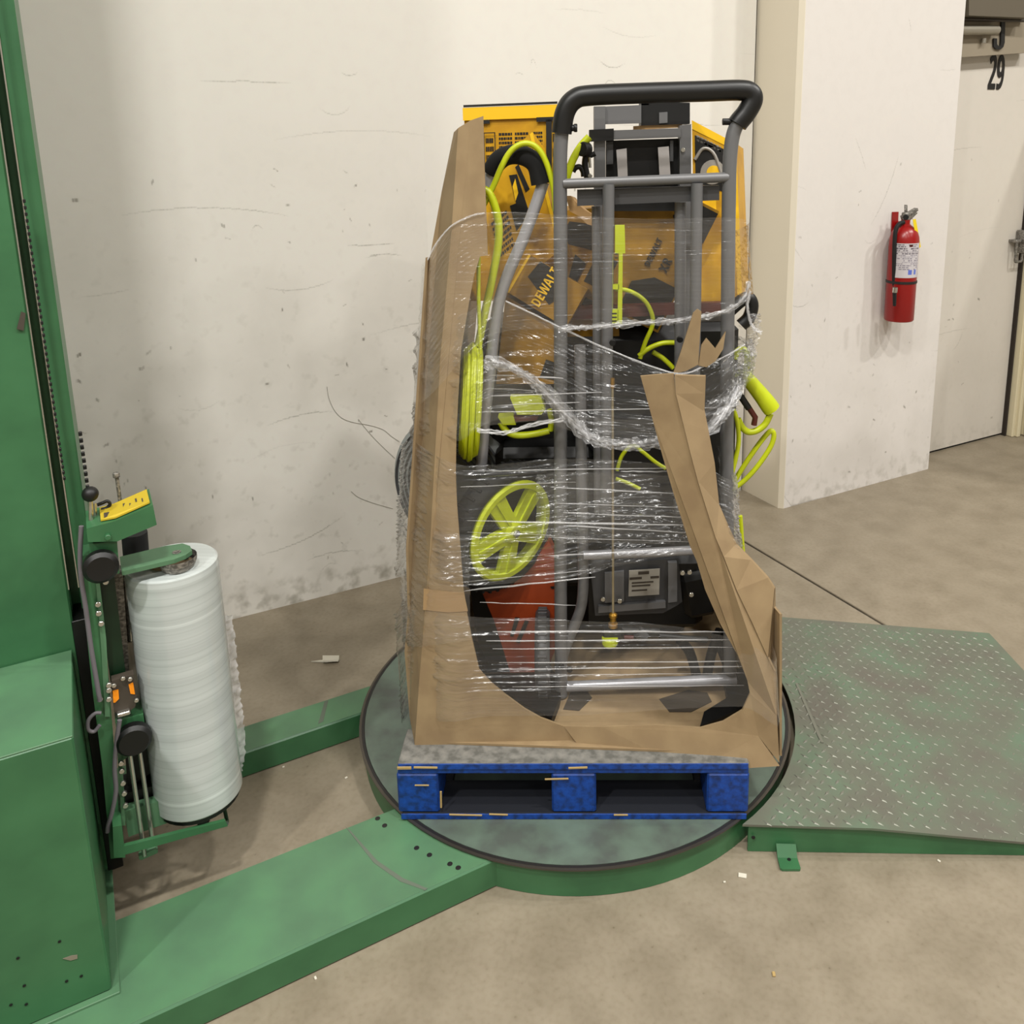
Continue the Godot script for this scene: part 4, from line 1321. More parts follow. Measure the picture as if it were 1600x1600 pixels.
func saw_stand() -> void:
	var t := thing("saw_stand", "dark grey folded saw stand with two white straps behind the hand truck", "stand", Vector3(0.15, 0.206, 0.06))
	var st := mb()
	var d := Vector3(0, 0, -0.03)
	prism(st, [Vector3(0.0572, 1.556, 0.08), Vector3(0.082, 1.556, 0.08), Vector3(0.0791, 0.6223, 0.08), Vector3(0.0548, 0.6226, 0.08)], d)
	obj("post", st, M.frame_grey, t)
	st = mb()
	prism(st, [Vector3(0.242, 1.514, 0.08), Vector3(0.2668, 1.516, 0.08), Vector3(0.283, 0.6193, 0.08), Vector3(0.2556, 0.6197, 0.08)], d)
	obj("post", st, M.frame_grey, t)
	st = mb()
	prism(st, [Vector3(0.0825, 1.556, 0.07), Vector3(0.1598, 1.558, 0.07), Vector3(0.16, 1.52, 0.07), Vector3(0.0824, 1.519, 0.07)], d)
	obj("top_plate", st, M.frame_grey, t)
	st = mb()
	prism(st, [Vector3(0.0815, 1.505, 0.085), Vector3(0.2441, 1.508, 0.085), Vector3(0.2444, 1.489, 0.085), Vector3(0.0815, 1.485, 0.085)], d)
	obj("cross_bar", st, M.frame_grey, t)
	st = mb()
	prism(st, [Vector3(0.1607, 1.564, 0.06), Vector3(0.2662, 1.562, 0.06), Vector3(0.267, 1.517, 0.06), Vector3(0.161, 1.515, 0.06)], Vector3(0, 0, -0.06))
	prism(st, [Vector3(0.1606, 1.575, 0.06), Vector3(0.1773, 1.574, 0.06), Vector3(0.1774, 1.558, 0.06), Vector3(0.1607, 1.558, 0.06)], Vector3(0, 0, -0.03))
	obj("tool_block", st, M.black, t)
	st = mb()
	prism(st, [Vector3(0.1993, 1.542, 0.064), Vector3(0.2174, 1.543, 0.064), Vector3(0.2176, 1.52, 0.064), Vector3(0.1996, 1.519, 0.064)], Vector3(0, 0, -0.004))
	obj("grey_tab", st, M.frame_grey, t)
	st = mb()
	prism(st, [Vector3(0.0469, 1.507, 0.09), Vector3(0.0992, 1.509, 0.09), Vector3(0.0991, 1.484, 0.09), Vector3(0.0468, 1.482, 0.09)], Vector3(0, 0, -0.04))
	var br := obj("corner_bracket", st, M.black, t)
	st = mb()
	prism(st, [Vector3(0.0847, 1.484, 0.05), Vector3(0.2465, 1.487, 0.05), Vector3(0.2489, 1.328, 0.05), Vector3(0.0842, 1.33, 0.05)], Vector3(0, 0, -0.02))
	obj("back_panel", st, M.black, t)
	st = mb()
	prism(st, [Vector3(0.0848, 1.481, 0.075), Vector3(0.0987, 1.482, 0.075), Vector3(0.0986, 1.434, 0.075), Vector3(0.0846, 1.433, 0.075)], Vector3(0, 0, -0.008))
	obj("slide", st, M.plate_grey, t)
	st = mb()
	prism(st, [Vector3(0.2223, 1.482, 0.075), Vector3(0.2293, 1.482, 0.075), Vector3(0.2299, 1.438, 0.075), Vector3(0.2229, 1.438, 0.075)], Vector3(0, 0, -0.008))
	obj("slide", st, M.plate_grey, t)
	for s in [[Vector3(0.1053, 1.464, 0.08), Vector3(0.1275, 1.467, 0.08), Vector3(0.1304, 1.398, 0.08), Vector3(0.1095, 1.397, 0.08)], [Vector3(0.1955, 1.468, 0.08), Vector3(0.2191, 1.47, 0.08), Vector3(0.2242, 1.398, 0.08), Vector3(0.2004, 1.397, 0.08)]]:
		st = mb()
		prism(st, s, Vector3(0, 0, -0.004))
		obj("white_strap", st, M.white_strap, t)
	st = mb(true)
	disc_of(st, Vector3(0.0423, 1.465, 0.095), Vector3(-0.6, 0.1, 0.7), 0.016, 0.02, 14)
	tube(st, smooth_path([Vector3(0.0425, 1.465, 0.09), Vector3(0.0367, 1.437, 0.09), Vector3(0.0407, 1.409, 0.09), Vector3(0.0447, 1.389, 0.09)], 4), 0.007, 8)
	tube(st, smooth_path([Vector3(0.0287, 1.462, 0.09), Vector3(0.0369, 1.454, 0.09), Vector3(0.0479, 1.453, 0.09), Vector3(0.059, 1.457, 0.09)], 4), 0.006, 8)
	tube(st, smooth_path([Vector3(0.0102, 1.419, 0.09), Vector3(0.0159, 1.427, 0.09), Vector3(0.0256, 1.429, 0.09), Vector3(0.0324, 1.419, 0.09), Vector3(0.0337, 1.408, 0.09)], 4), 0.006, 8)
	obj("clamp_knob", st, M.black, t)
	st = mb(true)
	tube(st, [Vector3(0.0462, 1.449, 0.1), Vector3(0.0474, 1.427, 0.1)], 0.003, 8)
	disc_of(st, Vector3(0.0473, 1.41, 0.1), Vector3.BACK, 0.005, 0.004, 8)
	disc_of(st, Vector3(0.2494, 1.462, 0.082), Vector3.BACK, 0.005, 0.003, 8)
	obj("screw", st, M.chrome, t)
	st = mb()
	prism(st, [Vector3(0.1447, 1.514, 0.055), Vector3(0.2509, 1.52, 0.055), Vector3(0.2511, 1.51, 0.055), Vector3(0.1447, 1.506, 0.055)], Vector3(0, 0, -0.012))
	obj("wooden_slat", st, M.card_edge, t)


func cartons() -> void:
	var f: Array
	var u: Vector3
	# tall one at the back
	var t := thing("yellow_carton", "tallest yellow tool carton at the back, behind the black arched grip", "carton", Vector3(-0.1379, 1.096, -0.05))
	f = [Vector3(-0.2342, 1.118, -0.02), Vector3(-0.0234, 1.115, -0.02), Vector3(-0.0172, 1.553, -0.02), Vector3(-0.2331, 1.548, -0.02)]
	carton(t, f, Vector3(0, 0, -0.16), M.carton_yellow)
	printed(t, "lid_band", f, [block(-0.01, 0.965, 1.0, 1.03)], M.carton_bright, 0.006)
	printed(t, "ink_band", f, [block(0.86, 0.0, 0.92, 0.955), block(0.18, 0.945, 0.27, 0.965), block(0.76, 0.945, 0.99, 0.968), block(0.0, 1.032, 0.98, 1.044), block(0.20, 0.90 - 0.32, 0.21, 0.90), block(0.315, 0.90 - 0.32, 0.325, 0.90), block(0.2, 0.895, 0.32, 0.90), block(0.2, 0.58, 0.32, 0.585)], M.ink, 0.007)
	print_rows(t, f, 0.22, 0.62, 0.305, 0.88, 6, M.ink, 5)
	print_rows(t, f, 0.36, 0.70, 0.50, 0.90, 9, M.ink, 6)
	print_rows(t, f, 0.53, 0.70, 0.68, 0.90, 9, M.ink, 7)
	print_rows(t, f, 0.71, 0.80, 0.83, 0.90, 5, M.ink, 8)
	print_rows(t, f, 0.93, 0.60, 0.99, 0.90, 4, M.ink, 9)
	# the one leaning behind the bent silver handle
	t = thing("yellow_carton", "yellow tool carton with dark diagonal stripes leaning behind the bent silver tube", "carton", Vector3(-0.1024, 1.155, 0.03))
	f = [Vector3(-0.1456, 1.144, 0.05), Vector3(-0.0157, 1.248, 0.05), Vector3(-0.0767, 1.505, 0.05), Vector3(-0.2039, 1.401, 0.05)]
	carton(t, f, Vector3(-0.0368, 1.442, -0.06) - Vector3(-0.0809, 1.505, 0.05), M.carton_yellow)
	printed(t, "ink_band", f, [[[0.40, 0.40], [0.66, 0.44], [0.62, 0.80], [0.50, 0.84], [0.50, 0.60], [0.40, 0.62]], [[0.68, 0.62], [0.75, 0.62], [0.68, 0.86], [0.62, 0.86]]], M.ink)
	printed(t, "bright_edge", f, [block(0.95, 0.0, 1.0, 1.0)], M.carton_bright)
	print_rows(t, f, 0.06, 0.30, 0.34, 0.62, 7, M.ink, 15)
	u = (f[2] - f[3]).normalized()
	printed(t, "bright_mark", f, [[[0.5, 0.62], [0.57, 0.66], [0.58, 0.78], [0.51, 0.74]]], M.carton_bright, 0.002)
	# low one at the left under the film
	t = thing("yellow_carton", "yellow tool carton turned on its corner beside the left hand truck rail", "carton", Vector3(-0.0596, 1.054, 0.05))
	f = [Vector3(-0.1392, 1.159, 0.1), Vector3(-0.0095, 1.075, 0.1), Vector3(0.0399, 1.162, 0.1), Vector3(-0.0891, 1.242, 0.1)]
	carton(t, f, Vector3(0.01, -0.02, -0.12), M.carton_shaded)
	printed(t, "ink_band", f, [[[0.15, 0.55], [0.62, 0.25], [0.72, 0.55], [0.45, 1.0], [0.2, 1.0]]], M.ink)
	printed(t, "bright_edge", f, [[[0.0, 0.0], [0.035, 0.0], [0.035, 1.0], [0.0, 1.0]]], M.carton_bright)
	text("brand_print", "DEWALT", 0.022, on_face(f, 0.45, 0.55, 0.003), (f[3] - f[0]).normalized(), (f[0] - f[1]).normalized(), M.carton_bright, t, 0.8)
	t = thing("yellow_carton", "yellow tool carton lying lowest, under the gathered film beside the bent tube", "carton", Vector3(-0.0918, 0.9444, 0.04))
	f = [Vector3(-0.1714, 0.9412, 0.08), Vector3(-0.0111, 0.9389, 0.08), Vector3(-0.0096, 1.059, 0.08), Vector3(-0.1437, 1.147, 0.08)]
	carton(t, f, Vector3(0, 0, -0.14), M.carton_shaded)
	printed(t, "ink_band", f, [[[0.62, 0.1], [1.0, 0.05], [1.0, 0.35], [0.7, 0.4]]], M.ink)
	# the one with the lettering between the inner rails
	t = thing("yellow_carton", "yellow tool carton lettered XR, tilted between the inner rails of the hand truck", "carton", Vector3(0.1812, 1.07, 0))
	f = [Vector3(0.2064, 1.043, 0.02), Vector3(0.3432, 1.324, 0.02), Vector3(0.1508, 1.424, 0.02), Vector3(0.0097, 1.145, 0.02)]
	carton(t, f, Vector3(0, 0, -0.15), M.carton_shaded)
	printed(t, "ink_band", f, [[[0.02, 0.02], [0.36, 0.02], [0.36, 0.30], [0.26, 0.50], [0.02, 0.50]], [[0.74, 0.0], [0.98, 0.0], [0.98, 0.34], [0.82, 0.42], [0.74, 0.30]], [[0.1, 0.72], [0.34, 0.72], [0.34, 0.95], [0.1, 0.95]]], M.ink)
	text("brand_print", "DEWALT", 0.0135, Vector3(0.1938, 1.233, 0.024), (f[1] - f[0]).normalized(), (f[3] - f[0]).normalized(), M.ink, t, 0.95)
	text("series_print", "XR", 0.021, Vector3(0.222, 1.203, 0.024), (f[1] - f[0]).normalized(), (f[3] - f[0]).normalized(), M.ink, t, 0.9)
	t = thing("yellow_carton", "yellow carton in a shaded tone squeezed behind the left hand truck rail", "carton", Vector3(0.0455, 1.005, -0.02))
	f = [Vector3(-0.0341, 1.009, -0.01), Vector3(0.1185, 1.007, -0.01), Vector3(0.1095, 1.337, -0.01), Vector3(-0.0233, 1.327, -0.01)]
	carton(t, f, Vector3(0, 0, -0.15), M.carton_shaded)
	printed(t, "ink_band", f, [[[0.1, 0.35], [0.5, 0.2], [0.75, 0.5], [0.3, 0.68]], [[0.0, 0.78], [0.6, 0.7], [0.9, 0.86], [0.2, 0.92]]], M.ink)
	# right hand one with the picture of a saw blade
	t = thing("yellow_carton", "yellow tool carton with printed tool picture beyond the right hand truck rail", "carton", Vector3(0.3575, 1.087, -0.06))
	f = [Vector3(0.2984, 1.099, -0.02), Vector3(0.4109, 1.097, -0.02), Vector3(0.3847, 1.474, -0.02), Vector3(0.283, 1.527, -0.02)]
	carton(t, f, Vector3(0.44, 1.272, -0.14) - Vector3(0.3977, 1.284, -0.02), M.carton_yellow)
	printed(t, "ink_band", f, [block(0.06, 0.68, 0.72, 0.93)], M.ink)
	printed(t, "bright_edge", f, [block(0.0, 0.955, 1.0, 1.0), block(0.9, 0.0, 1.0, 1.0), block(0.0, 0.55, 0.5, 0.66)], M.carton_bright)
	var st := mb(true)
	var n: Vector3 = (f[1] - f[0]).cross(f[3] - f[0]).normalized()
	disc_of(st, on_face(f, 0.44, 0.77, 0.001), n, 0.028, 0.0012, 24)
	tube(st, smooth_path([on_face(f, 0.05, 0.80, 0.002), on_face(f, 0.25, 0.88, 0.002), on_face(f, 0.5, 0.87, 0.002), on_face(f, 0.7, 0.72, 0.002)], 5), 0.004, 6)
	obj("picture_print", st, M.silver_ink, t)
	st = mb(true)
	disc_of(st, on_face(f, 0.46, 0.77, 0.0022), n, 0.016, 0.0008, 20)
	obj("picture_print", st, M.carton_bright, t)
	print_rows(t, f, 0.1, 0.90, 0.65, 0.94, 2, M.silver_ink, 25)
	# torn kraft liner showing over the lettered carton
	t = thing("crumpled_liner", "crumpled torn piece of yellow carton by the left rail below the rung", "cardboard scrap", Vector3(0.023, 1.321, 0.1))
	st = mb()
	var a: Array = [Vector3(-0.0059, 1.369, 0.12), Vector3(0.0051, 1.369, 0.12), Vector3(0.0187, 1.352, 0.12), Vector3(0.0351, 1.338, 0.12), Vector3(0.0489, 1.33, 0.12), Vector3(0.0487, 1.305, 0.12), Vector3(0.039, 1.308, 0.12), Vector3(0.0226, 1.325, 0.12), Vector3(0.002, 1.336, 0.12)]
	prism(st, a, Vector3(0.01, -0.005, -0.02))
	obj("torn_scrap", st, M.card_edge, t)


func wheel(t: Node3D, c: Vector3, n: Vector3, r_rim: float, r_tyre: float, wide: float, rubber: Material = M.tyre) -> void:
	n = n.normalized()
	var st := mb(true)
	var prof := []
	for k in 17:
		var a := lerpf(-2.2, 2.2, k / 16.0)
		prof.append(Vector2((r_rim + r_tyre) / 2.0 + (r_tyre - r_rim) * 0.62 * cos(a), -wide * 0.5 + wide * 0.58 * sin(a)))
	lathe(st, prof, c, n, 56)
	var ty := obj("tyre", st, rubber, t)
	st = mb()
	var w := n
	var up := (UP - n * UP.dot(n)).normalized()
	var rt := up.cross(n)
	for k in 40:
		var a := TAU * k / 40
		var d := up * cos(a) + rt * sin(a)
		var e := n.cross(d)
		box(st, c + d * (r_tyre + 0.002) - n * wide * 0.5, Vector3(0.007, 0.006, wide * 0.7), Basis(e, d, n), 0.001)
	var tr := obj("tread", st, rubber, ty)
	tr.set_meta("kind", "stuff")


func washer() -> void:
	var t := thing("pressure_washer", "black machine with bent silver handle and lime five-spoke wheel inside the box", "machine", Vector3(0.0, 0.206, 0.0))
	var st := mb()
	box(st, Vector3(0.03, 0.72, -0.13), Vector3(0.50, 0.66, 0.26), Basis(), 0.03)
	box(st, Vector3(0.3226, 0.8162, -0.1), Vector3(0.17, 0.48, 0.16), Basis(), 0.02)
	box(st, Vector3(-0.06, 0.60, 0.02), Vector3(0.24, 0.36, 0.12), Basis(), 0.02)
	box(st, Vector3(0.02, 0.30, -0.16), Vector3(0.56, 0.18, 0.22), Basis(), 0.02)
	obj("body", st, M.black, t)
	st = mb(true)
	tube(st, smooth_path([Vector3(-0.0524, 1.401, 0.17), Vector3(-0.0679, 1.357, 0.17), Vector3(-0.0964, 1.285, 0.17), Vector3(-0.1293, 1.213, 0.17), Vector3(-0.1516, 1.151, 0.17), Vector3(-0.1647, 1.081, 0.17), Vector3(-0.1757, 0.9956, 0.17), Vector3(-0.1901, 0.8936, 0.17), Vector3(-0.2029, 0.7666, 0.17)], 6), 0.0125, 14)
	tube(st, smooth_path([Vector3(-0.1585, 1.429, 0.13), Vector3(-0.1717, 1.4, 0.13), Vector3(-0.1896, 1.353, 0.13), Vector3(-0.2007, 1.271, 0.13)], 6), 0.0125, 14)
	obj("handle_tube", st, M.silver_tube, t)
	st = mb(true)
	tube(st, smooth_path([Vector3(-0.1614, 1.423, 0.13), Vector3(-0.1506, 1.441, 0.14), Vector3(-0.1321, 1.454, 0.15), Vector3(-0.1087, 1.458, 0.16), Vector3(-0.0833, 1.451, 0.168), Vector3(-0.0651, 1.433, 0.17), Vector3(-0.0578, 1.397, 0.17)], 6), 0.0205, 16)
	obj("handle_grip", st, M.foam, t)
	# wheel
	var c: Vector3 = Vector3(-0.1373, 0.6348, 0.2)
	var n := Vector3(0.71, -0.107, 0.69).normalized()
	wheel(t, c, n, 0.116, 0.148, 0.05)
	st = mb(true)
	hard_lathe(st, [Vector2(0.098, -0.02), Vector2(0.117, -0.02), Vector2(0.119, 0.002), Vector2(0.114, 0.007), Vector2(0.102, 0.007), Vector2(0.098, -0.004), Vector2(0.098, -0.02)], c, n, 56)
	var up := (UP - n * UP.dot(n)).normalized()
	var maj := (Vector3(0.148, 0.989, 0) - n * Vector3(0.148, 0.989, 0).dot(n)).normalized()
	var rt := maj.cross(n)
	for k in 5:
		var a := PI + TAU * k / 5.0
		var d := maj * cos(a) + rt * sin(a)
		var e := n.cross(d)
		st.set_smooth_group(-1)
		prism(st, [c + d * 0.02 - e * 0.02 + n * 0.008, c + d * 0.104 - e * 0.025 + n * 0.002, c + d * 0.104 + e * 0.025 + n * 0.002, c + d * 0.02 + e * 0.02 + n * 0.008], n * -0.012)
		prism(st, [c + d * 0.02 - e * 0.003 + n * 0.012, c + d * 0.100 - e * 0.004 + n * 0.006, c + d * 0.100 + e * 0.004 + n * 0.006, c + d * 0.02 + e * 0.003 + n * 0.012], n * -0.008)
	hard_lathe(st, [Vector2(0, -0.01), Vector2(0.027, -0.01), Vector2(0.026, 0.010), Vector2(0.018, 0.016), Vector2(0, 0.016)], c, n, 24)
	var rim := obj("wheel_rim", st, M.lime, t)
	rim.set_meta("label", "lime five-spoke wheel rim")
	st = mb(true)
	hard_lathe(st, [Vector2(0, 0.016), Vector2(0.010, 0.016), Vector2(0.009, 0.021), Vector2(0, 0.022)], c, n, 6)
	obj("axle_nut", st, M.chrome, rim)
	st = mb(true)
	tube(st, smooth_path([Vector3(0.3649, 1.101, 0.06), Vector3(0.3905, 1.124, 0.06), Vector3(0.4078, 1.13, 0.06), Vector3(0.4157, 1.112, 0.06), Vector3(0.4092, 1.085, 0.06), Vector3(0.3922, 1.067, 0.06)], 5), 0.015, 12)
	obj("side_handle", st, M.black, t)
	# black skirt low at the left
	st = mb()
	prism(st, [Vector3(-0.25, 0.4638, 0.1), Vector3(-0.1622, 0.4289, 0.1), Vector3(-0.1319, 0.2834, 0.1), Vector3(-0.1031, 0.169, 0.1), Vector3(-0.0473, 0.1021, 0.1), Vector3(-0.0949, 0.1028, 0.1), Vector3(-0.1698, 0.1523, 0.1), Vector3(-0.2316, 0.2849, 0.1)], Vector3(0, 0, -0.05))
	obj("skirt", st, M.black, t)
	st = mb()
	prism(st, [Vector3(-0.2597, 0.236, -0.0062), Vector3(-0.1544, 0.236, 0.053), Vector3(-0.0544, 0.236, 0.1248), Vector3(-0.0267, 0.236, 0.166), Vector3(-0.0357, 0.236, 0.2378), Vector3(-0.0525, 0.236, 0.3067), Vector3(-0.1141, 0.236, 0.2544), Vector3(-0.1703, 0.236, 0.197), Vector3(-0.2266, 0.236, 0.1052)], Vector3(0, -0.022, 0))
	obj("base_foot", st, M.black, t)
	st = mb()
	prism(st, [Vector3(0.3599, 0.232, 0.1127), Vector3(0.4155, 0.232, 0.1296), Vector3(0.4135, 0.232, 0.209), Vector3(0.3763, 0.232, 0.2729), Vector3(0.3119, 0.232, 0.3111), Vector3(0.2719, 0.232, 0.3315), Vector3(0.288, 0.232, 0.2844), Vector3(0.3488, 0.232, 0.2358)], Vector3(0, -0.018, 0))
	obj("base_foot", st, M.black, t)
	st = mb()
	prism(st, [Vector3(0.1959, 0.2155, 0.214), Vector3(0.2674, 0.2155, 0.1822), Vector3(0.3109, 0.2155, 0.1928), Vector3(0.3157, 0.2155, 0.226), Vector3(0.2631, 0.2155, 0.2614), Vector3(0.2139, 0.2155, 0.2603)], Vector3(0, -0.0012, 0))
	obj("oily_pad", st, M.grey_plate, t)
	st = mb()
	prism(st, [Vector3(-0.0089, 0.2155, 0.181), Vector3(0.0262, 0.2155, 0.172), Vector3(0.0401, 0.2155, 0.2059), Vector3(0.0093, 0.2155, 0.2515), Vector3(-0.0272, 0.2155, 0.2462)], Vector3(0, -0.0012, 0))
	obj("oily_pad", st, M.grey_plate, t)
	t = thing("orange_housing", "orange plastic tool housing below the lime wheel", "tool housing", Vector3(-0.1057, 0.1955, 0.1))
	st = mb()
	prism(st, [Vector3(-0.2152, 0.4493, 0.135), Vector3(-0.1435, 0.4811, 0.135), Vector3(-0.0823, 0.5372, 0.135), Vector3(-0.0547, 0.5772, 0.135), Vector3(-0.0404, 0.5399, 0.135), Vector3(-0.0303, 0.5137, 0.135), Vector3(-0.0342, 0.3482, 0.135), Vector3(-0.041, 0.3042, 0.135), Vector3(-0.0763, 0.2155, 0.135), Vector3(-0.1503, 0.2201, 0.135), Vector3(-0.1697, 0.2994, 0.135), Vector3(-0.1888, 0.374, 0.135)], Vector3(0, 0, -0.04))
	obj("housing", st, M.orange, t)
	st = mb()
	prism(st, [Vector3(-0.1383, 0.3834, 0.138), Vector3(-0.1277, 0.3816, 0.138), Vector3(-0.1441, 0.3331, 0.138), Vector3(-0.1517, 0.3349, 0.138)], Vector3(0, 0, -0.002))
	obj("vent_slot", st, M.black, t)
	st = mb()
	prism(st, [Vector3(-0.1158, 0.3747, 0.138), Vector3(-0.1067, 0.3729, 0.138), Vector3(-0.1293, 0.316, 0.138), Vector3(-0.1384, 0.3195, 0.138)], Vector3(0, 0, -0.002))
	obj("vent_slot", st, M.black, t)
	st = mb()
	prism(st, [Vector3(-0.0536, 0.4617, 0.138), Vector3(-0.0356, 0.4631, 0.138), Vector3(-0.0357, 0.4565, 0.138), Vector3(-0.0507, 0.4567, 0.138)], Vector3(0, 0, -0.002))
	obj("vent_slot", st, M.black, t)
	st = mb()
	prism(st, [Vector3(-0.045, 0.4336, 0.138), Vector3(-0.033, 0.435, 0.138), Vector3(-0.0331, 0.4284, 0.138), Vector3(-0.0451, 0.4286, 0.138)], Vector3(0, 0, -0.002))
	obj("vent_slot", st, M.black, t)
	st = mb()
	prism(st, [Vector3(-0.0425, 0.4037, 0.138), Vector3(-0.0334, 0.4052, 0.138), Vector3(-0.0336, 0.3935, 0.138), Vector3(-0.0426, 0.3937, 0.138)], Vector3(0, 0, -0.002))
	obj("vent_slot", st, M.black, t)
	# small knobbly tyre seen edge on
	t = thing("small_wheel", "small black knobbly wheel seen edge-on in front of the orange housing", "wheel", Vector3(-0.0762, 0.1882, 0.165))
	c = Vector3(-0.0739, 0.3104, 0.165)
	wheel(t, c + Vector3(0.016, 0, 0), Vector3.RIGHT, 0.075, 0.098, 0.03, M.plate_grey)
	st = mb(true)
	disc_of(st, c - Vector3(0.01, 0, 0), Vector3.RIGHT, 0.078, 0.022, 32)
	obj("wheel_disc", st, M.plate_grey, t)
	# engine with a label
	t = thing("engine_unit", "grey engine unit with a pale rating label behind the lower rungs", "engine", Vector3(0.1648, 0.315, 0.06))
	st = mb()
	prism(st, [Vector3(0.0411, 0.4927, 0.1), Vector3(0.2515, 0.5111, 0.1), Vector3(0.2624, 0.3972, 0.1), Vector3(0.2502, 0.3873, 0.1), Vector3(0.2165, 0.3674, 0.1), Vector3(0.0526, 0.363, 0.1)], Vector3(0, 0, -0.10))
	obj("housing", st, M.plate_grey, t)
	st = mb()
	prism(st, [Vector3(0.0757, 0.4782, 0.108), Vector3(0.1214, 0.4825, 0.108), Vector3(0.1215, 0.4039, 0.108), Vector3(0.0755, 0.4013, 0.108)], Vector3(0, 0, -0.008))
	prism(st, [Vector3(0.06, 0.3925, 0.11), Vector3(0.2211, 0.4036, 0.11), Vector3(0.2213, 0.3867, 0.11), Vector3(0.0599, 0.3756, 0.11)], Vector3(0, 0, -0.01))
	prism(st, [Vector3(0.2257, 0.5045, 0.112), Vector3(0.2469, 0.5058, 0.112), Vector3(0.2484, 0.4043, 0.112), Vector3(0.227, 0.4013, 0.112)], Vector3(0, 0, -0.012))
	obj("cover_rib", st, M.frame_grey, t)
	st = mb()
	var lf: Array = [Vector3(0.1319, 0.4195, 0.112), Vector3(0.2053, 0.4234, 0.112), Vector3(0.2061, 0.49, 0.112), Vector3(0.1333, 0.4861, 0.112)]
	prism(st, lf, Vector3(0, 0, -0.003))
	var lb := obj("rating_label", st, M.label_white, t)
	printed(lb, "label_print", lf, [block(0.02, 0.66, 0.42, 0.74), block(0.70, 0.66, 0.98, 0.74), block(0.1, 0.5, 0.8, 0.55), block(0.1, 0.38, 0.7, 0.43), block(0.1, 0.2, 0.6, 0.25), block(0.3, 0.84, 0.65, 0.95)], M.grey_plate)
	dots("screw", [Vector3(0.2568, 0.4905, 0.13), Vector3(0.2733, 0.4919, 0.13), Vector3(0.2788, 0.4341, 0.13)], Vector3.BACK, 0.006, 0.006, M.chrome, t)
	dots("screw", [Vector3(0.0706, 0.4171, 0.115), Vector3(0.1103, 0.4115, 0.115)], Vector3.BACK, 0.006, 0.006, M.chrome, t)
	st = mb()
	box(st, Vector3(0.3007, 0.4138, 0.07), Vector3(0.08, 0.12, 0.08), Basis(Vector3.BACK, 0.2), 0.015)
	box(st, Vector3(0.167, 0.411, 0.03), Vector3(0.30, 0.20, 0.12), Basis(), 0.02)
	obj("black_casing", st, M.black, t)
	# pump block with brass lance
	t = thing("spray_lance", "thin upright metal spray lance with brass ends standing before the inner rail", "spray lance", Vector3(0.0834, 0.3692, 0.235))
	st = mb(true)
	tube(st, [Vector3(0.0865, 0.9841, 0.245), Vector3(0.0873, 0.4547, 0.245)], 0.0028, 8)
	obj("lance_tube", st, M.lance_steel, t)
	st = mb(true)
	tube(st, [Vector3(0.0866, 0.9966, 0.245), Vector3(0.0865, 0.9757, 0.245)], 0.0045, 8)
	hard_lathe(st, [Vector2(0, 0), Vector2(0.011, 0), Vector2(0.011, 0.008), Vector2(0.007, 0.01), Vector2(0.007, 0.022), Vector2(0.0095, 0.024), Vector2(0.0095, 0.03), Vector2(0.004, 0.034), Vector2(0, 0.034)], Vector3(0.0872, 0.4216, 0.245), UP, 10)
	obj("brass_fitting", st, M.brass, t)
	st = mb()
	box(st, Vector3(0.0864, 0.4044, 0.235), Vector3(0.045, 0.018, 0.03), Basis(), 0.004)
	tube(st, [Vector3(0.0939, 0.4044, 0.23), Vector3(0.1922, 0.3965, 0.23)], 0.010, 10)
	tube(st, [Vector3(0.1935, 0.3807, 0.22), Vector3(0.303, 0.3693, 0.22)], 0.007, 10)
	obj("coupling", st, M.black, t)
	st = mb(true)
	hard_lathe(st, [Vector2(0, 0), Vector2(0.016, 0.001), Vector2(0.018, 0.006), Vector2(0.018, 0.018), Vector2(0, 0.018)], Vector3(0.0797, 0.3788, 0.25), UP, 16)
	var cap := obj("lime_cap", st, M.lime, t)
	cap.set_meta("label", "lime coupling cap")
	st = mb(true)
	tube(st, [Vector3(0.1123, 0.388, 0.235), Vector3(0.134, 0.3877, 0.235)], 0.007, 10)
	obj("red_plug", st, M.red_brown, t)
	st = mb(true)
	tube(st, [Vector3(0.1425, 0.4041, 0.236), Vector3(0.1599, 0.3879, 0.236)], 0.013, 12)
	obj("grey_valve", st, M.plate_grey, t)
	# dark bar across and the wheel that bulges out at the left
	t = thing("red_bar", "dull red bar lying level behind the rails under the lettered carton", "bar", Vector3(0.2348, 1.095, 0.05))
	st = mb()
	prism(st, [Vector3(-0.0146, 1.115, 0.06), Vector3(0.3673, 1.121, 0.06), Vector3(0.3679, 1.098, 0.06), Vector3(-0.015, 1.085, 0.06)], Vector3(0, 0, -0.02))
	obj("bar", st, M.red_brown, t)
	t = thing("grey_wheel", "grey ribbed wheel bulging out past the left corner of the box", "wheel", Vector3(-0.2924, 0.4386, -0.03))
	st = mb(true)
	n = Vector3(-0.42, 0.05, 0.9).normalized()
	c = Vector3(-0.2967, 0.6462, -0.04)
	hard_lathe(st, [Vector2(0.0, -0.05), Vector2(0.165, -0.05), Vector2(0.178, -0.03), Vector2(0.178, 0.0), Vector2(0.165, 0.012), Vector2(0.02, 0.016), Vector2(0, 0.016)], c, n, 64)
	obj("wheel_body", st, M.grey_wheel, t)
	st = mb(true)
	for k in 7:
		var r := 0.08 + 0.013 * k
		hard_lathe(st, [Vector2(r, 0.012), Vector2(r + 0.005, 0.018), Vector2(r + 0.007, 0.012)], c, n, 48)
	obj("rib", st, M.plate_grey, t)


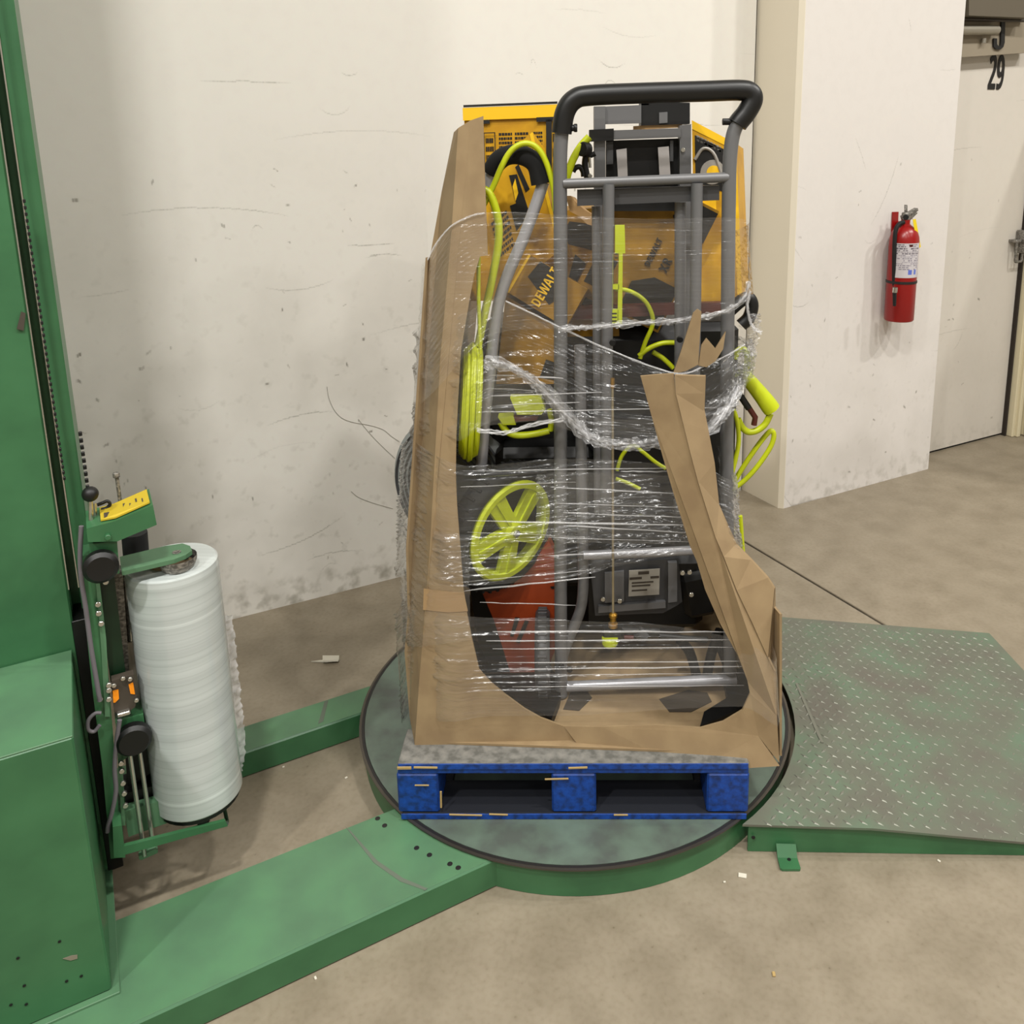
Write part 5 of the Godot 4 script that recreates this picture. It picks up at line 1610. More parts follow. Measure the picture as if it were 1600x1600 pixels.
func hose(called: String, label: String, path: Array, r := 0.0062, group := "") -> void:
	var mid: Vector3 = path[0]
	for p in path:
		if p.y < mid.y: mid = p
	var o := thing(called, label, "hose", mid, group)
	var st := mb(true)
	tube(st, smooth_path(path, 7), r, 9)
	obj("hose_run", st, M.lime_hose, o)


func hoses() -> void:
	# flat coil hung at the left, seen edge on
	var c: Vector3 = Vector3(-0.2142, 0.9339, 0.25)
	var t := thing("hose_coil", "flat coil of thin lime hose hanging by the box's left front corner", "hose coil", Vector3(-0.2252, 0.7838, 0.25))
	for k in 9:
		var st := mb(true)
		var p := []
		for i in 44:
			var a := TAU * i / 44
			var x := -0.017 + 0.0042 * k
			p.append(c + Vector3(x + 0.012 * sin(a) - 0.010 * cos(a) * -1.0 - 0.004, 0.128 * cos(a) * (1.0 - 0.03 * absi(k - 4)), 0.10 * sin(a) - 0.06 + 0.004 * (k % 3)))
		tube(st, p, 0.0046, 7, true)
		obj("turn", st, M.lime_hose, t)
	hose("lime_hose", "lime hose looped over the black arched grip", [Vector3(-0.1909, 1.331, 0.195), Vector3(-0.1699, 1.368, 0.195), Vector3(-0.1531, 1.399, 0.195), Vector3(-0.1377, 1.432, 0.195), Vector3(-0.1212, 1.46, 0.195), Vector3(-0.1039, 1.475, 0.195), Vector3(-0.0856, 1.48, 0.195), Vector3(-0.0675, 1.474, 0.195), Vector3(-0.0522, 1.456, 0.195), Vector3(-0.0396, 1.425, 0.195), Vector3(-0.0298, 1.381, 0.195), Vector3(-0.0278, 1.342, 0.195)], 0.0062)
	hose("lime_hose", "lime hose bending down behind the card edge, left of the silver tube", [Vector3(-0.1792, 1.391, 0.2), Vector3(-0.1638, 1.381, 0.2), Vector3(-0.1528, 1.355, 0.2), Vector3(-0.1459, 1.318, 0.2), Vector3(-0.1486, 1.271, 0.2), Vector3(-0.1596, 1.218, 0.2), Vector3(-0.1689, 1.177, 0.2), Vector3(-0.1812, 1.129, 0.2), Vector3(-0.1971, 1.06, 0.2)], 0.0085)
	hose("lime_hose", "straight lime hose run at the left edge of the opening, over the coil", [Vector3(-0.1849, 1.255, 0.245), Vector3(-0.1879, 1.165, 0.245), Vector3(-0.1877, 1.054, 0.245)], 0.0042)
	hose("lime_hose", "lime hose falling behind the left rail from the stand's clamp knob", [Vector3(0.0465, 1.492, 0.1), Vector3(0.0285, 1.473, 0.1), Vector3(0.0132, 1.449, 0.1), Vector3(0.0018, 1.422, 0.1), Vector3(-0.0054, 1.397, 0.1)], 0.0085)
	hose("lime_hose", "lime cord arching under the red bar between the inner rails", [Vector3(0.1041, 1.157, 0.075), Vector3(0.13, 1.154, 0.075), Vector3(0.1589, 1.139, 0.075), Vector3(0.1793, 1.115, 0.075), Vector3(0.1883, 1.078, 0.075), Vector3(0.1711, 1.033, 0.075), Vector3(0.1597, 0.9959, 0.075)], 0.0052)
	hose("lime_hose", "lime cord curving across the dark gap just above the film dip", [Vector3(0.1567, 1.002, 0.075), Vector3(0.1815, 1.02, 0.075), Vector3(0.2106, 1.031, 0.075), Vector3(0.2412, 1.032, 0.075)], 0.0058)
	hose("lime_hose", "lime cord coiled low in the dark gap, left of the torn card strip", [Vector3(0.1905, 1.007, 0.06), Vector3(0.2143, 0.9914, 0.06), Vector3(0.2382, 0.9681, 0.06)], 0.0058)
	hose("lime_hose", "lime cord hanging in an open loop beside the pale lance above the dense film", [Vector3(0.104, 0.7424, 0.12), Vector3(0.1157, 0.7781, 0.12), Vector3(0.1391, 0.8024, 0.12), Vector3(0.1626, 0.7867, 0.12), Vector3(0.1921, 0.7614, 0.12), Vector3(0.2158, 0.7455, 0.12)], 0.0046)
	hose("lime_hose", "lime cord end poking out from the dense film by the lance", [Vector3(0.1004, 0.7262, 0.13), Vector3(0.118, 0.7197, 0.13), Vector3(0.1356, 0.7116, 0.13), Vector3(0.1563, 0.7004, 0.13)], 0.0046)
	hose("lime_hose", "lime cord falling from spray gun along the right hand truck rail", [Vector3(0.3555, 0.9037, 0.18), Vector3(0.3648, 0.8742, 0.18), Vector3(0.3689, 0.8297, 0.18), Vector3(0.3631, 0.7879, 0.18), Vector3(0.3568, 0.7578, 0.18)], 0.0052)
	hose("lime_hose", "lime cord hung in a long narrow loop in front of the pillar side", [Vector3(0.3612, 0.7088, 0.15), Vector3(0.3832, 0.7502, 0.15), Vector3(0.4134, 0.8002, 0.15), Vector3(0.4367, 0.8332, 0.15), Vector3(0.4492, 0.8435, 0.15), Vector3(0.4541, 0.8299, 0.15), Vector3(0.4464, 0.8027, 0.15), Vector3(0.4205, 0.7604, 0.15), Vector3(0.3926, 0.7269, 0.15), Vector3(0.3671, 0.7056, 0.15)], 0.0058)
	hose("lime_hose", "short lime cord end hanging low behind the right card flap", [Vector3(0.3902, 0.6261, 0.12), Vector3(0.3946, 0.5794, 0.12), Vector3(0.3989, 0.5355, 0.12)], 0.0062)
	# the spray gun that sticks out at the right
	t = thing("spray_gun", "lime spray gun with dark red trigger sticking out right of the load", "spray gun", Vector3(0.4214, 0.8523, 0.17))
	var st := mb()
	var th := Vector3(0.0, 0.0, -0.03)
	tube(st, smooth_path([Vector3(0.364, 0.9831, 0.168), Vector3(0.3839, 0.9727, 0.168), Vector3(0.4043, 0.9491, 0.168), Vector3(0.4235, 0.9254, 0.168), Vector3(0.4428, 0.8987, 0.168)], 4), 0.0175, 14, false, [0.6, 0.68, 0.75, 0.8, 0.85, 0.88, 0.9, 0.93, 0.95, 0.97, 1.0, 1.02, 1.05, 1.08, 1.1, 1.12, 1.1])
	obj("gun_body", st, M.lime, t)
	st = mb(true)
	tube(st, smooth_path([Vector3(0.4398, 0.8905, 0.17), Vector3(0.4293, 0.867, 0.17), Vector3(0.4128, 0.8524, 0.17), Vector3(0.3931, 0.8482, 0.17), Vector3(0.3786, 0.8588, 0.17), Vector3(0.3681, 0.8783, 0.17)], 6), 0.0075, 10)
	tube(st, smooth_path([Vector3(0.355, 1.019, 0.18), Vector3(0.3614, 1.036, 0.18), Vector3(0.3738, 1.039, 0.18), Vector3(0.3825, 1.025, 0.18), Vector3(0.3806, 0.9975, 0.18), Vector3(0.3701, 0.9761, 0.18)], 6), 0.007, 10)
	obj("trigger_guard", st, M.lime, t)
	st = mb(true)
	tube(st, [Vector3(0.3673, 0.9391, 0.172), Vector3(0.3909, 0.9036, 0.172)], 0.0075, 10)
	obj("trigger_arm", st, M.black, t)
	st = mb(true)
	tube(st, [Vector3(0.3879, 0.9096, 0.172), Vector3(0.4057, 0.8828, 0.172), Vector3(0.4035, 0.8651, 0.172)], 0.0065, 10)
	obj("trigger", st, M.red_brown, t)
	# a second one lying under the film
	t = thing("spray_gun", "lime spray gun lying flat under the film above the lime wheel", "spray gun", Vector3(-0.0975, 0.8378, 0.15))
	st = mb()
	prism(st, [Vector3(-0.1333, 0.937, 0.18), Vector3(-0.0649, 0.936, 0.18), Vector3(-0.0569, 0.9096, 0.18), Vector3(-0.0656, 0.898, 0.18), Vector3(-0.1189, 0.8988, 0.18)], th)
	prism(st, [Vector3(-0.1612, 0.8935, 0.18), Vector3(-0.1274, 0.896, 0.18), Vector3(-0.1223, 0.8753, 0.18), Vector3(-0.1504, 0.8757, 0.18)], th)
	obj("gun_body", st, M.lime, t)
	st = mb(true)
	tube(st, smooth_path([Vector3(-0.1567, 0.8784, 0.17), Vector3(-0.1431, 0.8574, 0.17), Vector3(-0.1207, 0.8481, 0.17), Vector3(-0.0823, 0.8506, 0.17), Vector3(-0.0495, 0.8575, 0.17)], 6), 0.0075, 10)
	tube(st, [Vector3(-0.0487, 0.9064, 0.17), Vector3(-0.0434, 0.8842, 0.17), Vector3(-0.0467, 0.8575, 0.17)], 0.0065, 10)
	obj("trigger_guard", st, M.lime, t)
	st = mb()
	prism(st, [Vector3(-0.1306, 0.8929, 0.175), Vector3(-0.0714, 0.8936, 0.175), Vector3(-0.0772, 0.8833, 0.175), Vector3(-0.1281, 0.8811, 0.175)], th * 0.5)
	obj("trigger", st, M.red_brown, t)
	# long lime level between the left inner rail and the lettered carton
	t = thing("lime_level", "long lime slotted tool bar standing right of the left inner rail", "tool bar", Vector3(0.0995, 1.101, 0.19))
	st = mb()
	th = Vector3(0, 0, -0.012)
	prism(st, [Vector3(0.094, 1.313, 0.215), Vector3(0.1137, 1.313, 0.215), Vector3(0.1151, 1.255, 0.215), Vector3(0.094, 1.255, 0.215)], th)
	prism(st, [Vector3(0.1019, 1.255, 0.215), Vector3(0.1098, 1.255, 0.215), Vector3(0.1087, 1.106, 0.215), Vector3(0.0992, 1.107, 0.215)], th)
	prism(st, [Vector3(0.0859, 1.19, 0.215), Vector3(0.1019, 1.19, 0.215), Vector3(0.1019, 1.18, 0.215), Vector3(0.0859, 1.18, 0.215)], th)
	prism(st, [Vector3(0.0858, 1.137, 0.215), Vector3(0.1006, 1.137, 0.215), Vector3(0.1006, 1.107, 0.215), Vector3(0.0858, 1.107, 0.215)], th)
	prism(st, [Vector3(0.086, 1.255, 0.215), Vector3(0.09, 1.255, 0.215), Vector3(0.0885, 1.134, 0.215), Vector3(0.0858, 1.134, 0.215)], th)
	obj("bar", st, M.lime, t)
	st = mb()
	for y in 3:
		var p: Vector3 = Vector3(0.0925, 1.129, 0.2155) - Vector3(0, 0.008 * y, 0)
		box(st, p, Vector3(0.010, 0.0025, 0.001), Basis(), 0.0)
		box(st, p + Vector3(0.004, 0.125, 0), Vector3(0.006, 0.0025, 0.001), Basis(), 0.0)
	obj("slot", st, M.black, t)


func stretch_film() -> void:
	var t := thing("stretch_film", "clear stretch film wound round the whole load in pleated bands", "stretch film", Vector3(0.0, 0.21, 0.0))
	var bl := func(y: float) -> Vector3: return Vector3(-0.30, y, -0.44)
	var br := func(y: float) -> Vector3: return Vector3(0.38, y, -0.44)
	# upper veil
	film_sheet([bl.call(1.12), Vector3(-0.3227, 1.215, 0.0736), Vector3(-0.2937, 1.25, 0.1971), Vector3(-0.2347, 1.323, 0.271), Vector3(-0.1679, 1.346, 0.2711), Vector3(-0.0888, 1.345, 0.255), Vector3(-0.0121, 1.338, 0.25), Vector3(0.1563, 1.327, 0.235), Vector3(0.3248, 1.327, 0.235), Vector3(0.3665, 1.308, 0.2), br.call(1.20)],
		[bl.call(0.92), Vector3(-0.3478, 0.8875, 0.0964), Vector3(-0.3225, 0.9376, 0.2206), Vector3(-0.2639, 1.004, 0.2983), Vector3(-0.2205, 1.056, 0.2963), Vector3(-0.1452, 1.105, 0.28), Vector3(-0.0205, 1.105, 0.25), Vector3(0.1578, 1.11, 0.235), Vector3(0.33, 1.137, 0.235), Vector3(0.3819, 1.163, 0.2), br.call(1.0)], t, 11, 0.0011, M.film)
	# middle band, drawn down to a point before the torn card
	film_sheet([bl.call(1.0), Vector3(-0.3383, 1.065, 0.0842), Vector3(-0.3067, 1.112, 0.2077), Vector3(-0.214, 1.147, 0.2891), Vector3(-0.1542, 1.183, 0.3), Vector3(-0.1183, 1.161, 0.27), Vector3(-0.0153, 1.105, 0.25), Vector3(0.0903, 1.057, 0.25), Vector3(0.2091, 1.021, 0.3), Vector3(0.3015, 1.035, 0.26), Vector3(0.3457, 1.054, 0.235), Vector3(0.3924, 1.061, 0.18), br.call(0.95)],
		[bl.call(0.75), Vector3(-0.3557, 0.7971, 0.1026), Vector3(-0.3263, 0.8704, 0.2255), Vector3(-0.2347, 0.8845, 0.3095), Vector3(-0.1754, 0.9189, 0.3), Vector3(-0.0843, 0.9313, 0.27), Vector3(-0.0179, 0.9099, 0.25), Vector3(0.0357, 0.8697, 0.255), Vector3(0.1399, 0.8715, 0.3), Vector3(0.2217, 0.8745, 0.3), Vector3(0.3029, 0.9021, 0.27), Vector3(0.3511, 0.9606, 0.235), Vector3(0.3896, 0.9759, 0.18), br.call(0.8)], t, 23, 0.0055, M.film)
	film_sheet([Vector3(-0.1968, 1.057, 0.3003), Vector3(-0.1321, 1.05, 0.305), Vector3(-0.0564, 0.9945, 0.275), Vector3(0.0092, 0.9338, 0.26), Vector3(0.089, 0.9149, 0.27), Vector3(0.2182, 0.9325, 0.3), Vector3(0.3317, 0.9681, 0.25)],
		[Vector3(-0.1942, 0.9147, 0.3113), Vector3(-0.1357, 0.92, 0.305), Vector3(-0.0579, 0.9117, 0.275), Vector3(0.0087, 0.8832, 0.26), Vector3(0.0889, 0.8686, 0.27), Vector3(0.219, 0.8801, 0.3), Vector3(0.3329, 0.926, 0.25)], t, 29, 0.007, M.film, "", 480.0, 90)
	# dense band over the wheel
	film_sheet([bl.call(0.72), Vector3(-0.3831, 0.8126, 0.1015), Vector3(-0.3351, 0.8564, 0.2265), Vector3(-0.2685, 0.8503, 0.3132), Vector3(-0.2096, 0.834, 0.3164), Vector3(-0.0587, 0.8395, 0.3), Vector3(0.008, 0.83, 0.27), Vector3(0.2254, 0.8087, 0.26), Vector3(0.2829, 0.8185, 0.32), Vector3(0.3486, 0.7795, 0.26), br.call(0.7)],
		[bl.call(0.45), Vector3(-0.4077, 0.5027, 0.1219), Vector3(-0.3566, 0.5581, 0.2372), Vector3(-0.2771, 0.5899, 0.3325), Vector3(-0.2102, 0.5773, 0.3354), Vector3(-0.0361, 0.5742, 0.31), Vector3(0.0463, 0.5816, 0.29), Vector3(0.2228, 0.6227, 0.3), Vector3(0.3009, 0.6668, 0.35), Vector3(0.3565, 0.6295, 0.27), br.call(0.5)], t, 37, 0.0058, M.film)
	film_sheet([Vector3(-0.0749, 0.8108, 0.312), Vector3(0.0074, 0.8065, 0.29), Vector3(0.223, 0.7908, 0.28), Vector3(0.2816, 0.7989, 0.33)], [Vector3(-0.0774, 0.6721, 0.32), Vector3(0.0462, 0.6488, 0.3), Vector3(0.221, 0.6541, 0.31), Vector3(0.2956, 0.6864, 0.355)], t, 57, 0.008, M.film, "", 480.0, 90)
	# low band over the foot of the box
	film_sheet([bl.call(0.47), Vector3(-0.4065, 0.4228, 0.127), Vector3(-0.3742, 0.4731, 0.2431), Vector3(-0.2796, 0.5149, 0.3379), Vector3(-0.1853, 0.5039, 0.3417), Vector3(0.0033, 0.497, 0.34), Vector3(0.206, 0.479, 0.34), Vector3(0.3483, 0.4647, 0.3732), Vector3(0.4098, 0.456, 0.3842), br.call(0.45)],
		[bl.call(0.24), Vector3(-0.3996, 0.1436, 0.1444), Vector3(-0.3779, 0.2351, 0.2589), Vector3(-0.2881, 0.2672, 0.3542), Vector3(-0.1914, 0.279, 0.3554), Vector3(0.0008, 0.2825, 0.36), Vector3(0.2046, 0.3021, 0.37), Vector3(0.3484, 0.3233, 0.3938), Vector3(0.4153, 0.3246, 0.4094), br.call(0.25)], t, 43, 0.004, M.film)
	# veil between the two lower bands on the left corner
	film_sheet([Vector3(-0.4093, 0.6441, 0.1128), Vector3(-0.3524, 0.6657, 0.2298), Vector3(-0.2803, 0.6946, 0.3248), Vector3(-0.2166, 0.6808, 0.3278)], [Vector3(-0.4051, 0.3093, 0.1342), Vector3(-0.3778, 0.382, 0.2492), Vector3(-0.316, 0.4409, 0.3432), Vector3(-0.2205, 0.4551, 0.3442)], t, 61, 0.004, M.film, "", 480.0, 50)
	# cords where an edge has rolled up on itself
	film_rope([Vector3(-0.0258, 1.107, 0.26), Vector3(0.0373, 1.11, 0.26), Vector3(0.1422, 1.118, 0.26), Vector3(0.2208, 1.122, 0.26), Vector3(0.286, 1.132, 0.26), Vector3(0.3314, 1.147, 0.26), Vector3(0.3555, 1.171, 0.26), Vector3(0.3624, 1.2, 0.26)], 0.003, t, 1, 3)
	film_band([Vector3(-0.0258, 1.107, 0.26), Vector3(0.0373, 1.11, 0.26), Vector3(0.1422, 1.117, 0.26), Vector3(0.2208, 1.121, 0.26), Vector3(0.2861, 1.131, 0.26), Vector3(0.3315, 1.146, 0.26), Vector3(0.3555, 1.169, 0.26), Vector3(0.3624, 1.2, 0.26)], 0.018, t, 47)
	film_rope([Vector3(-0.13, 1.171, 0.285), Vector3(-0.0721, 1.139, 0.27), Vector3(-0.0153, 1.107, 0.26), Vector3(0.0897, 1.057, 0.26), Vector3(0.2084, 1.022, 0.305), Vector3(0.2719, 1.029, 0.28), Vector3(0.3296, 1.047, 0.25), Vector3(0.3652, 1.062, 0.23)], 0.0017, t, 2, 3)
	var thick_path := [Vector3(-0.1743, 1.051, 0.3089), Vector3(-0.1192, 1.04, 0.31), Vector3(-0.0627, 0.9907, 0.29), Vector3(-0.011, 0.9261, 0.27), Vector3(0.0353, 0.8778, 0.27), Vector3(0.0904, 0.8672, 0.29), Vector3(0.2184, 0.8749, 0.305), Vector3(0.2779, 0.8972, 0.3), Vector3(0.3222, 0.9325, 0.27), Vector3(0.3499, 0.9677, 0.24), Vector3(0.3634, 1.015, 0.22)]
	film_band(thick_path, 0.036, t, 31)
	film_band(thick_path, 0.026, t, 37)
	film_rope(thick_path, 0.005, t, 3, 3)
	film_rope([Vector3(-0.1935, 0.9121, 0.3197), Vector3(-0.1359, 0.9025, 0.31), Vector3(-0.084, 0.9115, 0.29), Vector3(-0.0179, 0.9151, 0.27)], 0.004, t, 4, 3)
	film_band([Vector3(0.3671, 1.054, 0.235), Vector3(0.3628, 1.019, 0.235), Vector3(0.3583, 0.9914, 0.235), Vector3(0.3458, 0.9565, 0.235), Vector3(0.3387, 0.9212, 0.235)], 0.04, t, 41)
	film_band([Vector3(0.3914, 1.121, 0.2), Vector3(0.3901, 1.08, 0.2), Vector3(0.3837, 1.024, 0.2), Vector3(0.3824, 0.9814, 0.2)], 0.03, t, 43)
	film_rope([Vector3(0.3756, 1.172, 0.215), Vector3(0.3713, 1.141, 0.215), Vector3(0.3776, 1.111, 0.215), Vector3(0.3863, 1.094, 0.215), Vector3(0.4028, 1.083, 0.215)], 0.004, t, 6, 3)
	film_rope([Vector3(-0.2841, 1.255, 0.2766), Vector3(-0.2651, 1.288, 0.2739), Vector3(-0.2348, 1.321, 0.2711), Vector3(-0.1962, 1.34, 0.2696), Vector3(-0.1681, 1.346, 0.2691)], 0.0018, t, 7, 3)
	# pale strands that paint the highlights of tight pleats across the opening
	var r := RandomNumberGenerator.new()
	r.seed = 5
	var st := mb(true)
	for p in [[Vector3(-0.1723, 0.4774, 0.345), Vector3(0.3368, 0.4712, 0.35)], [Vector3(-0.1866, 0.4551, 0.345), Vector3(0.3508, 0.4531, 0.35)], [Vector3(-0.1736, 0.4369, 0.345), Vector3(0.3514, 0.4351, 0.35)], [Vector3(-0.161, 0.4034, 0.345), Vector3(0.3701, 0.4064, 0.355)], [Vector3(-0.1615, 0.3882, 0.345), Vector3(0.3652, 0.3929, 0.355)], [Vector3(-0.1346, 0.3725, 0.345), Vector3(0.3575, 0.3779, 0.355)], [Vector3(-0.1349, 0.3484, 0.35), Vector3(0.3584, 0.3489, 0.355)], [Vector3(-0.1971, 0.5444, 0.345), Vector3(0.0037, 0.5326, 0.34)],
			[Vector3(-0.1714, 1.044, 0.3), Vector3(-0.1044, 1.032, 0.3)], [Vector3(-0.1669, 1.023, 0.3), Vector3(-0.0166, 1.009, 0.28)], [Vector3(-0.1631, 0.9788, 0.3), Vector3(0.0625, 0.9749, 0.27)], [Vector3(-0.1746, 0.9449, 0.3), Vector3(0.2965, 0.9477, 0.3)], [Vector3(-0.1532, 0.9596, 0.3), Vector3(0.0159, 0.9535, 0.27)], [Vector3(-0.1665, 0.9951, 0.3), Vector3(-0.0565, 0.9823, 0.28)],
			[Vector3(-0.2041, 0.8216, 0.31), Vector3(0.2241, 0.8069, 0.27)], [Vector3(0.1003, 0.8133, 0.3), Vector3(0.2001, 0.8104, 0.3)], [Vector3(-0.0463, 0.7842, 0.31), Vector3(0.2656, 0.7669, 0.32)], [Vector3(-0.2319, 0.7869, 0.31), Vector3(0.0073, 0.7825, 0.28)], [Vector3(-0.0467, 0.7531, 0.32), Vector3(0.2688, 0.7371, 0.32)], [Vector3(-0.2214, 0.7127, 0.31), Vector3(0.2705, 0.7032, 0.33)], [Vector3(-0.0615, 0.6728, 0.31), Vector3(0.2767, 0.666, 0.33)], [Vector3(-0.2223, 0.6868, 0.31), Vector3(0.0471, 0.6567, 0.28)], [Vector3(-0.0623, 0.6291, 0.31), Vector3(0.2982, 0.657, 0.33)], [Vector3(-0.2307, 0.5781, 0.32), Vector3(0.0459, 0.5928, 0.3)], [Vector3(-0.2342, 0.5574, 0.32), Vector3(0.0455, 0.5804, 0.31)], [Vector3(-0.0205, 0.7269, 0.31), Vector3(0.2586, 0.7159, 0.32)], [Vector3(-0.0209, 0.6982, 0.31), Vector3(0.2593, 0.6815, 0.32)]]:
		var q := []
		for i in 9:
			q.append(p[0].lerp(p[1], i / 8.0) + Vector3(0, r.randf_range(-0.0008, 0.0008), 0.004 + r.randf_range(-0.001, 0.001)))
		var tp := []
		for i in 9: tp.append(r.randf_range(0.5, 1.2) * (0.4 if i == 0 or i == 8 else 1.0))
		tube(st, q, 0.0008 + 0.0014 * r.randf(), 6, false, tp)
	var pl := obj("pleat_highlights", st, M.film_gathered, t)
	pl.set_meta("kind", "stuff")


func extinguisher() -> void:
	var base: Vector3 = Vector3(1.381, 0.7488, -1.504)
	var t := thing("fire_extinguisher", "red fire extinguisher hung on the off-white pillar", "fire extinguisher", base)
	var r := 0.0585
	var st := mb(true)
	var prof := [Vector2(0.0, 0.0), Vector2(r - 0.004, 0.0), Vector2(r, 0.005), Vector2(r, 0.325), Vector2(r * 0.97, 0.345), Vector2(r * 0.86, 0.365), Vector2(r * 0.66, 0.382), Vector2(r * 0.4, 0.393), Vector2(0.018, 0.398), Vector2(0.018, 0.415), Vector2(0, 0.415)]
	lathe(st, prof.slice(1, 9), base, UP, 40)
	hard_lathe(st, [prof[0], prof[1]], base, UP, 40)
	hard_lathe(st, [prof[8], prof[9], prof[10]], base, UP, 20)
	obj("tank", st, M.tank_red, t)
	st = mb(true)
	hard_lathe(st, [Vector2(r + 0.0005, 0.158), Vector2(r + 0.0025, 0.159), Vector2(r + 0.0025, 0.168), Vector2(r + 0.0005, 0.169)], base, UP, 40)
	obj("strap", st, M.black_edge, t)
	# instruction label wrapped on the front
	var face := (Vector3(-0.015, 0, 1.97) - Vector3(base.x, 0, base.z)).normalized()
	var side := UP.cross(face)
	st = mb(true)
	var y0 := 0.185
	var y1 := 0.325
	for k in 18:
		var a := lerpf(-0.62, 1.35, k / 18.0)
		var b := lerpf(-0.62, 1.35, (k + 1) / 18.0)
		var d0 := face * cos(a) + side * sin(a)
		var d1 := face * cos(b) + side * sin(b)
		var q := [base + d0 * (r + 0.0008) + UP * y0, base + d1 * (r + 0.0008) + UP * y0, base + d1 * (r + 0.0008) + UP * y1, base + d0 * (r + 0.0008) + UP * y1]
		var uv := [Vector2(k / 18.0, 1), Vector2((k + 1) / 18.0, 1), Vector2((k + 1) / 18.0, 0), Vector2(k / 18.0, 0)]
		for j in [0, 2, 1, 0, 3, 2]:
			st.set_uv(uv[j])
			st.add_vertex(q[j])
	var im := Image.create(128, 128, false, Image.FORMAT_RGB8)
	im.fill(Color(0.76, 0.74, 0.75))
	var rr := RandomNumberGenerator.new()
	rr.seed = 4
	var y := 4
	while y < 98:
		var h := 2 + rr.randi() % 4
		var x := 6
		while x < 118:
			var w := 4 + rr.randi() % 12
			if rr.randf() < 0.75: im.fill_rect(Rect2i(x, y, mini(w, 120 - x), h), Color(0.36, 0.33, 0.37) if y < 40 else Color(0.52, 0.5, 0.54))
			x += w + 3
		y += h + 3
	im.fill_rect(Rect2i(64, 4, 16, 9), Color(0.25, 0.05, 0.05))
	im.fill_rect(Rect2i(66, 98, 18, 18), Color(0.35, 0.42, 0.75))
	im.fill_rect(Rect2i(94, 98, 14, 18), Color(0.38, 0.45, 0.76))
	var lm := mat("extinguisher_label", Color.WHITE, 0.5)
	lm.albedo_texture = ImageTexture.create_from_image(im)
	var lb := obj("instruction_label", st, lm, t)
	lb.set_meta("label", "white instruction label")
	# valve, levers, gauge
	var top := base + UP * 0.415
	st = mb()
	tube(st, [top - UP * 0.01, top + UP * 0.028], 0.013, 12)
	prism(st, [Vector3(1.35, 1.141, -1.488), Vector3(1.39, 1.17, -1.509), Vector3(1.431, 1.193, -1.531), Vector3(1.442, 1.188, -1.537), Vector3(1.398, 1.154, -1.514), Vector3(1.361, 1.127, -1.494)], wall_basis.z * -0.018)
	prism(st, [Vector3(1.369, 1.179, -1.498), Vector3(1.395, 1.19, -1.512), Vector3(1.44, 1.208, -1.536), Vector3(1.444, 1.198, -1.538), Vector3(1.403, 1.174, -1.516), Vector3(1.377, 1.163, -1.502)], wall_basis.z * -0.018)
	prism(st, [Vector3(1.373, 1.225, -1.497), Vector3(1.383, 1.224, -1.502), Vector3(1.387, 1.183, -1.504), Vector3(1.377, 1.183, -1.499)], wall_basis.z * -0.006)
	box(st, top + UP * 0.02, Vector3(0.03, 0.022, 0.026), wall_basis, 0.004)
	obj("valve_lever", st, M.cast, t)
	st = mb(true)
	disc_of(st, top + UP * 0.012 + face * 0.014, face, 0.011, 0.006, 14)
	obj("gauge", st, M.black, t)
	st = mb(true)
	tube(st, smooth_path([Vector3(1.367, 1.156, -1.488), Vector3(1.345, 1.15, -1.476), Vector3(1.33, 1.13, -1.468), Vector3(1.327, 1.087, -1.466), Vector3(1.332, 0.9953, -1.469), Vector3(1.341, 0.8945, -1.474)], 6), 0.0085, 10)
	var ho := obj("hose", st, M.rubber, t)
	st = mb(true)
	tube(st, [Vector3(1.316, 0.9041, -1.4), Vector3(1.316, 0.8834, -1.4)], 0.0098, 10)
	obj("ferrule", st, M.chrome, ho)
	st = mb(true)
	tube(st, [Vector3(1.315, 0.8886, -1.4), Vector3(1.319, 0.8282, -1.402)], 0.0085, 10, false, [1.0, 0.75])
	obj("nozzle", st, M.rubber, ho)
	st = mb()
	prism(st, [Vector3(1.347, 1.192, -1.556), Vector3(1.377, 1.191, -1.572), Vector3(1.389, 0.7335, -1.579), Vector3(1.355, 0.7378, -1.561)], wall_basis.z * -0.005)
	box(st, Vector3(1.386, 1.137, -1.561), Vector3(0.03, 0.03, 0.05), wall_basis, 0.003)
	obj("wall_bracket", st, M.tank_red, t)
	var tg := thing("inspection_tag", "yellow inspection tag hanging from the fire extinguisher valve", "tag", Vector3(1.439, 1.049, -1.487))
	st = mb()
	prism(st, [Vector3(1.392, 1.168, -1.461), Vector3(1.408, 1.17, -1.47), Vector3(1.445, 1.054, -1.49), Vector3(1.429, 1.047, -1.482)], Vector3(0.0, 0.0, -0.0015))
	obj("card_tag", st, M.tag_yellow, tg)
	st = mb(true)
	tube(st, [Vector3(1.379, 1.182, -1.456), Vector3(1.4, 1.163, -1.468)], 0.0012, 6)
	obj("tag_tie", st, M.chrome, tg)


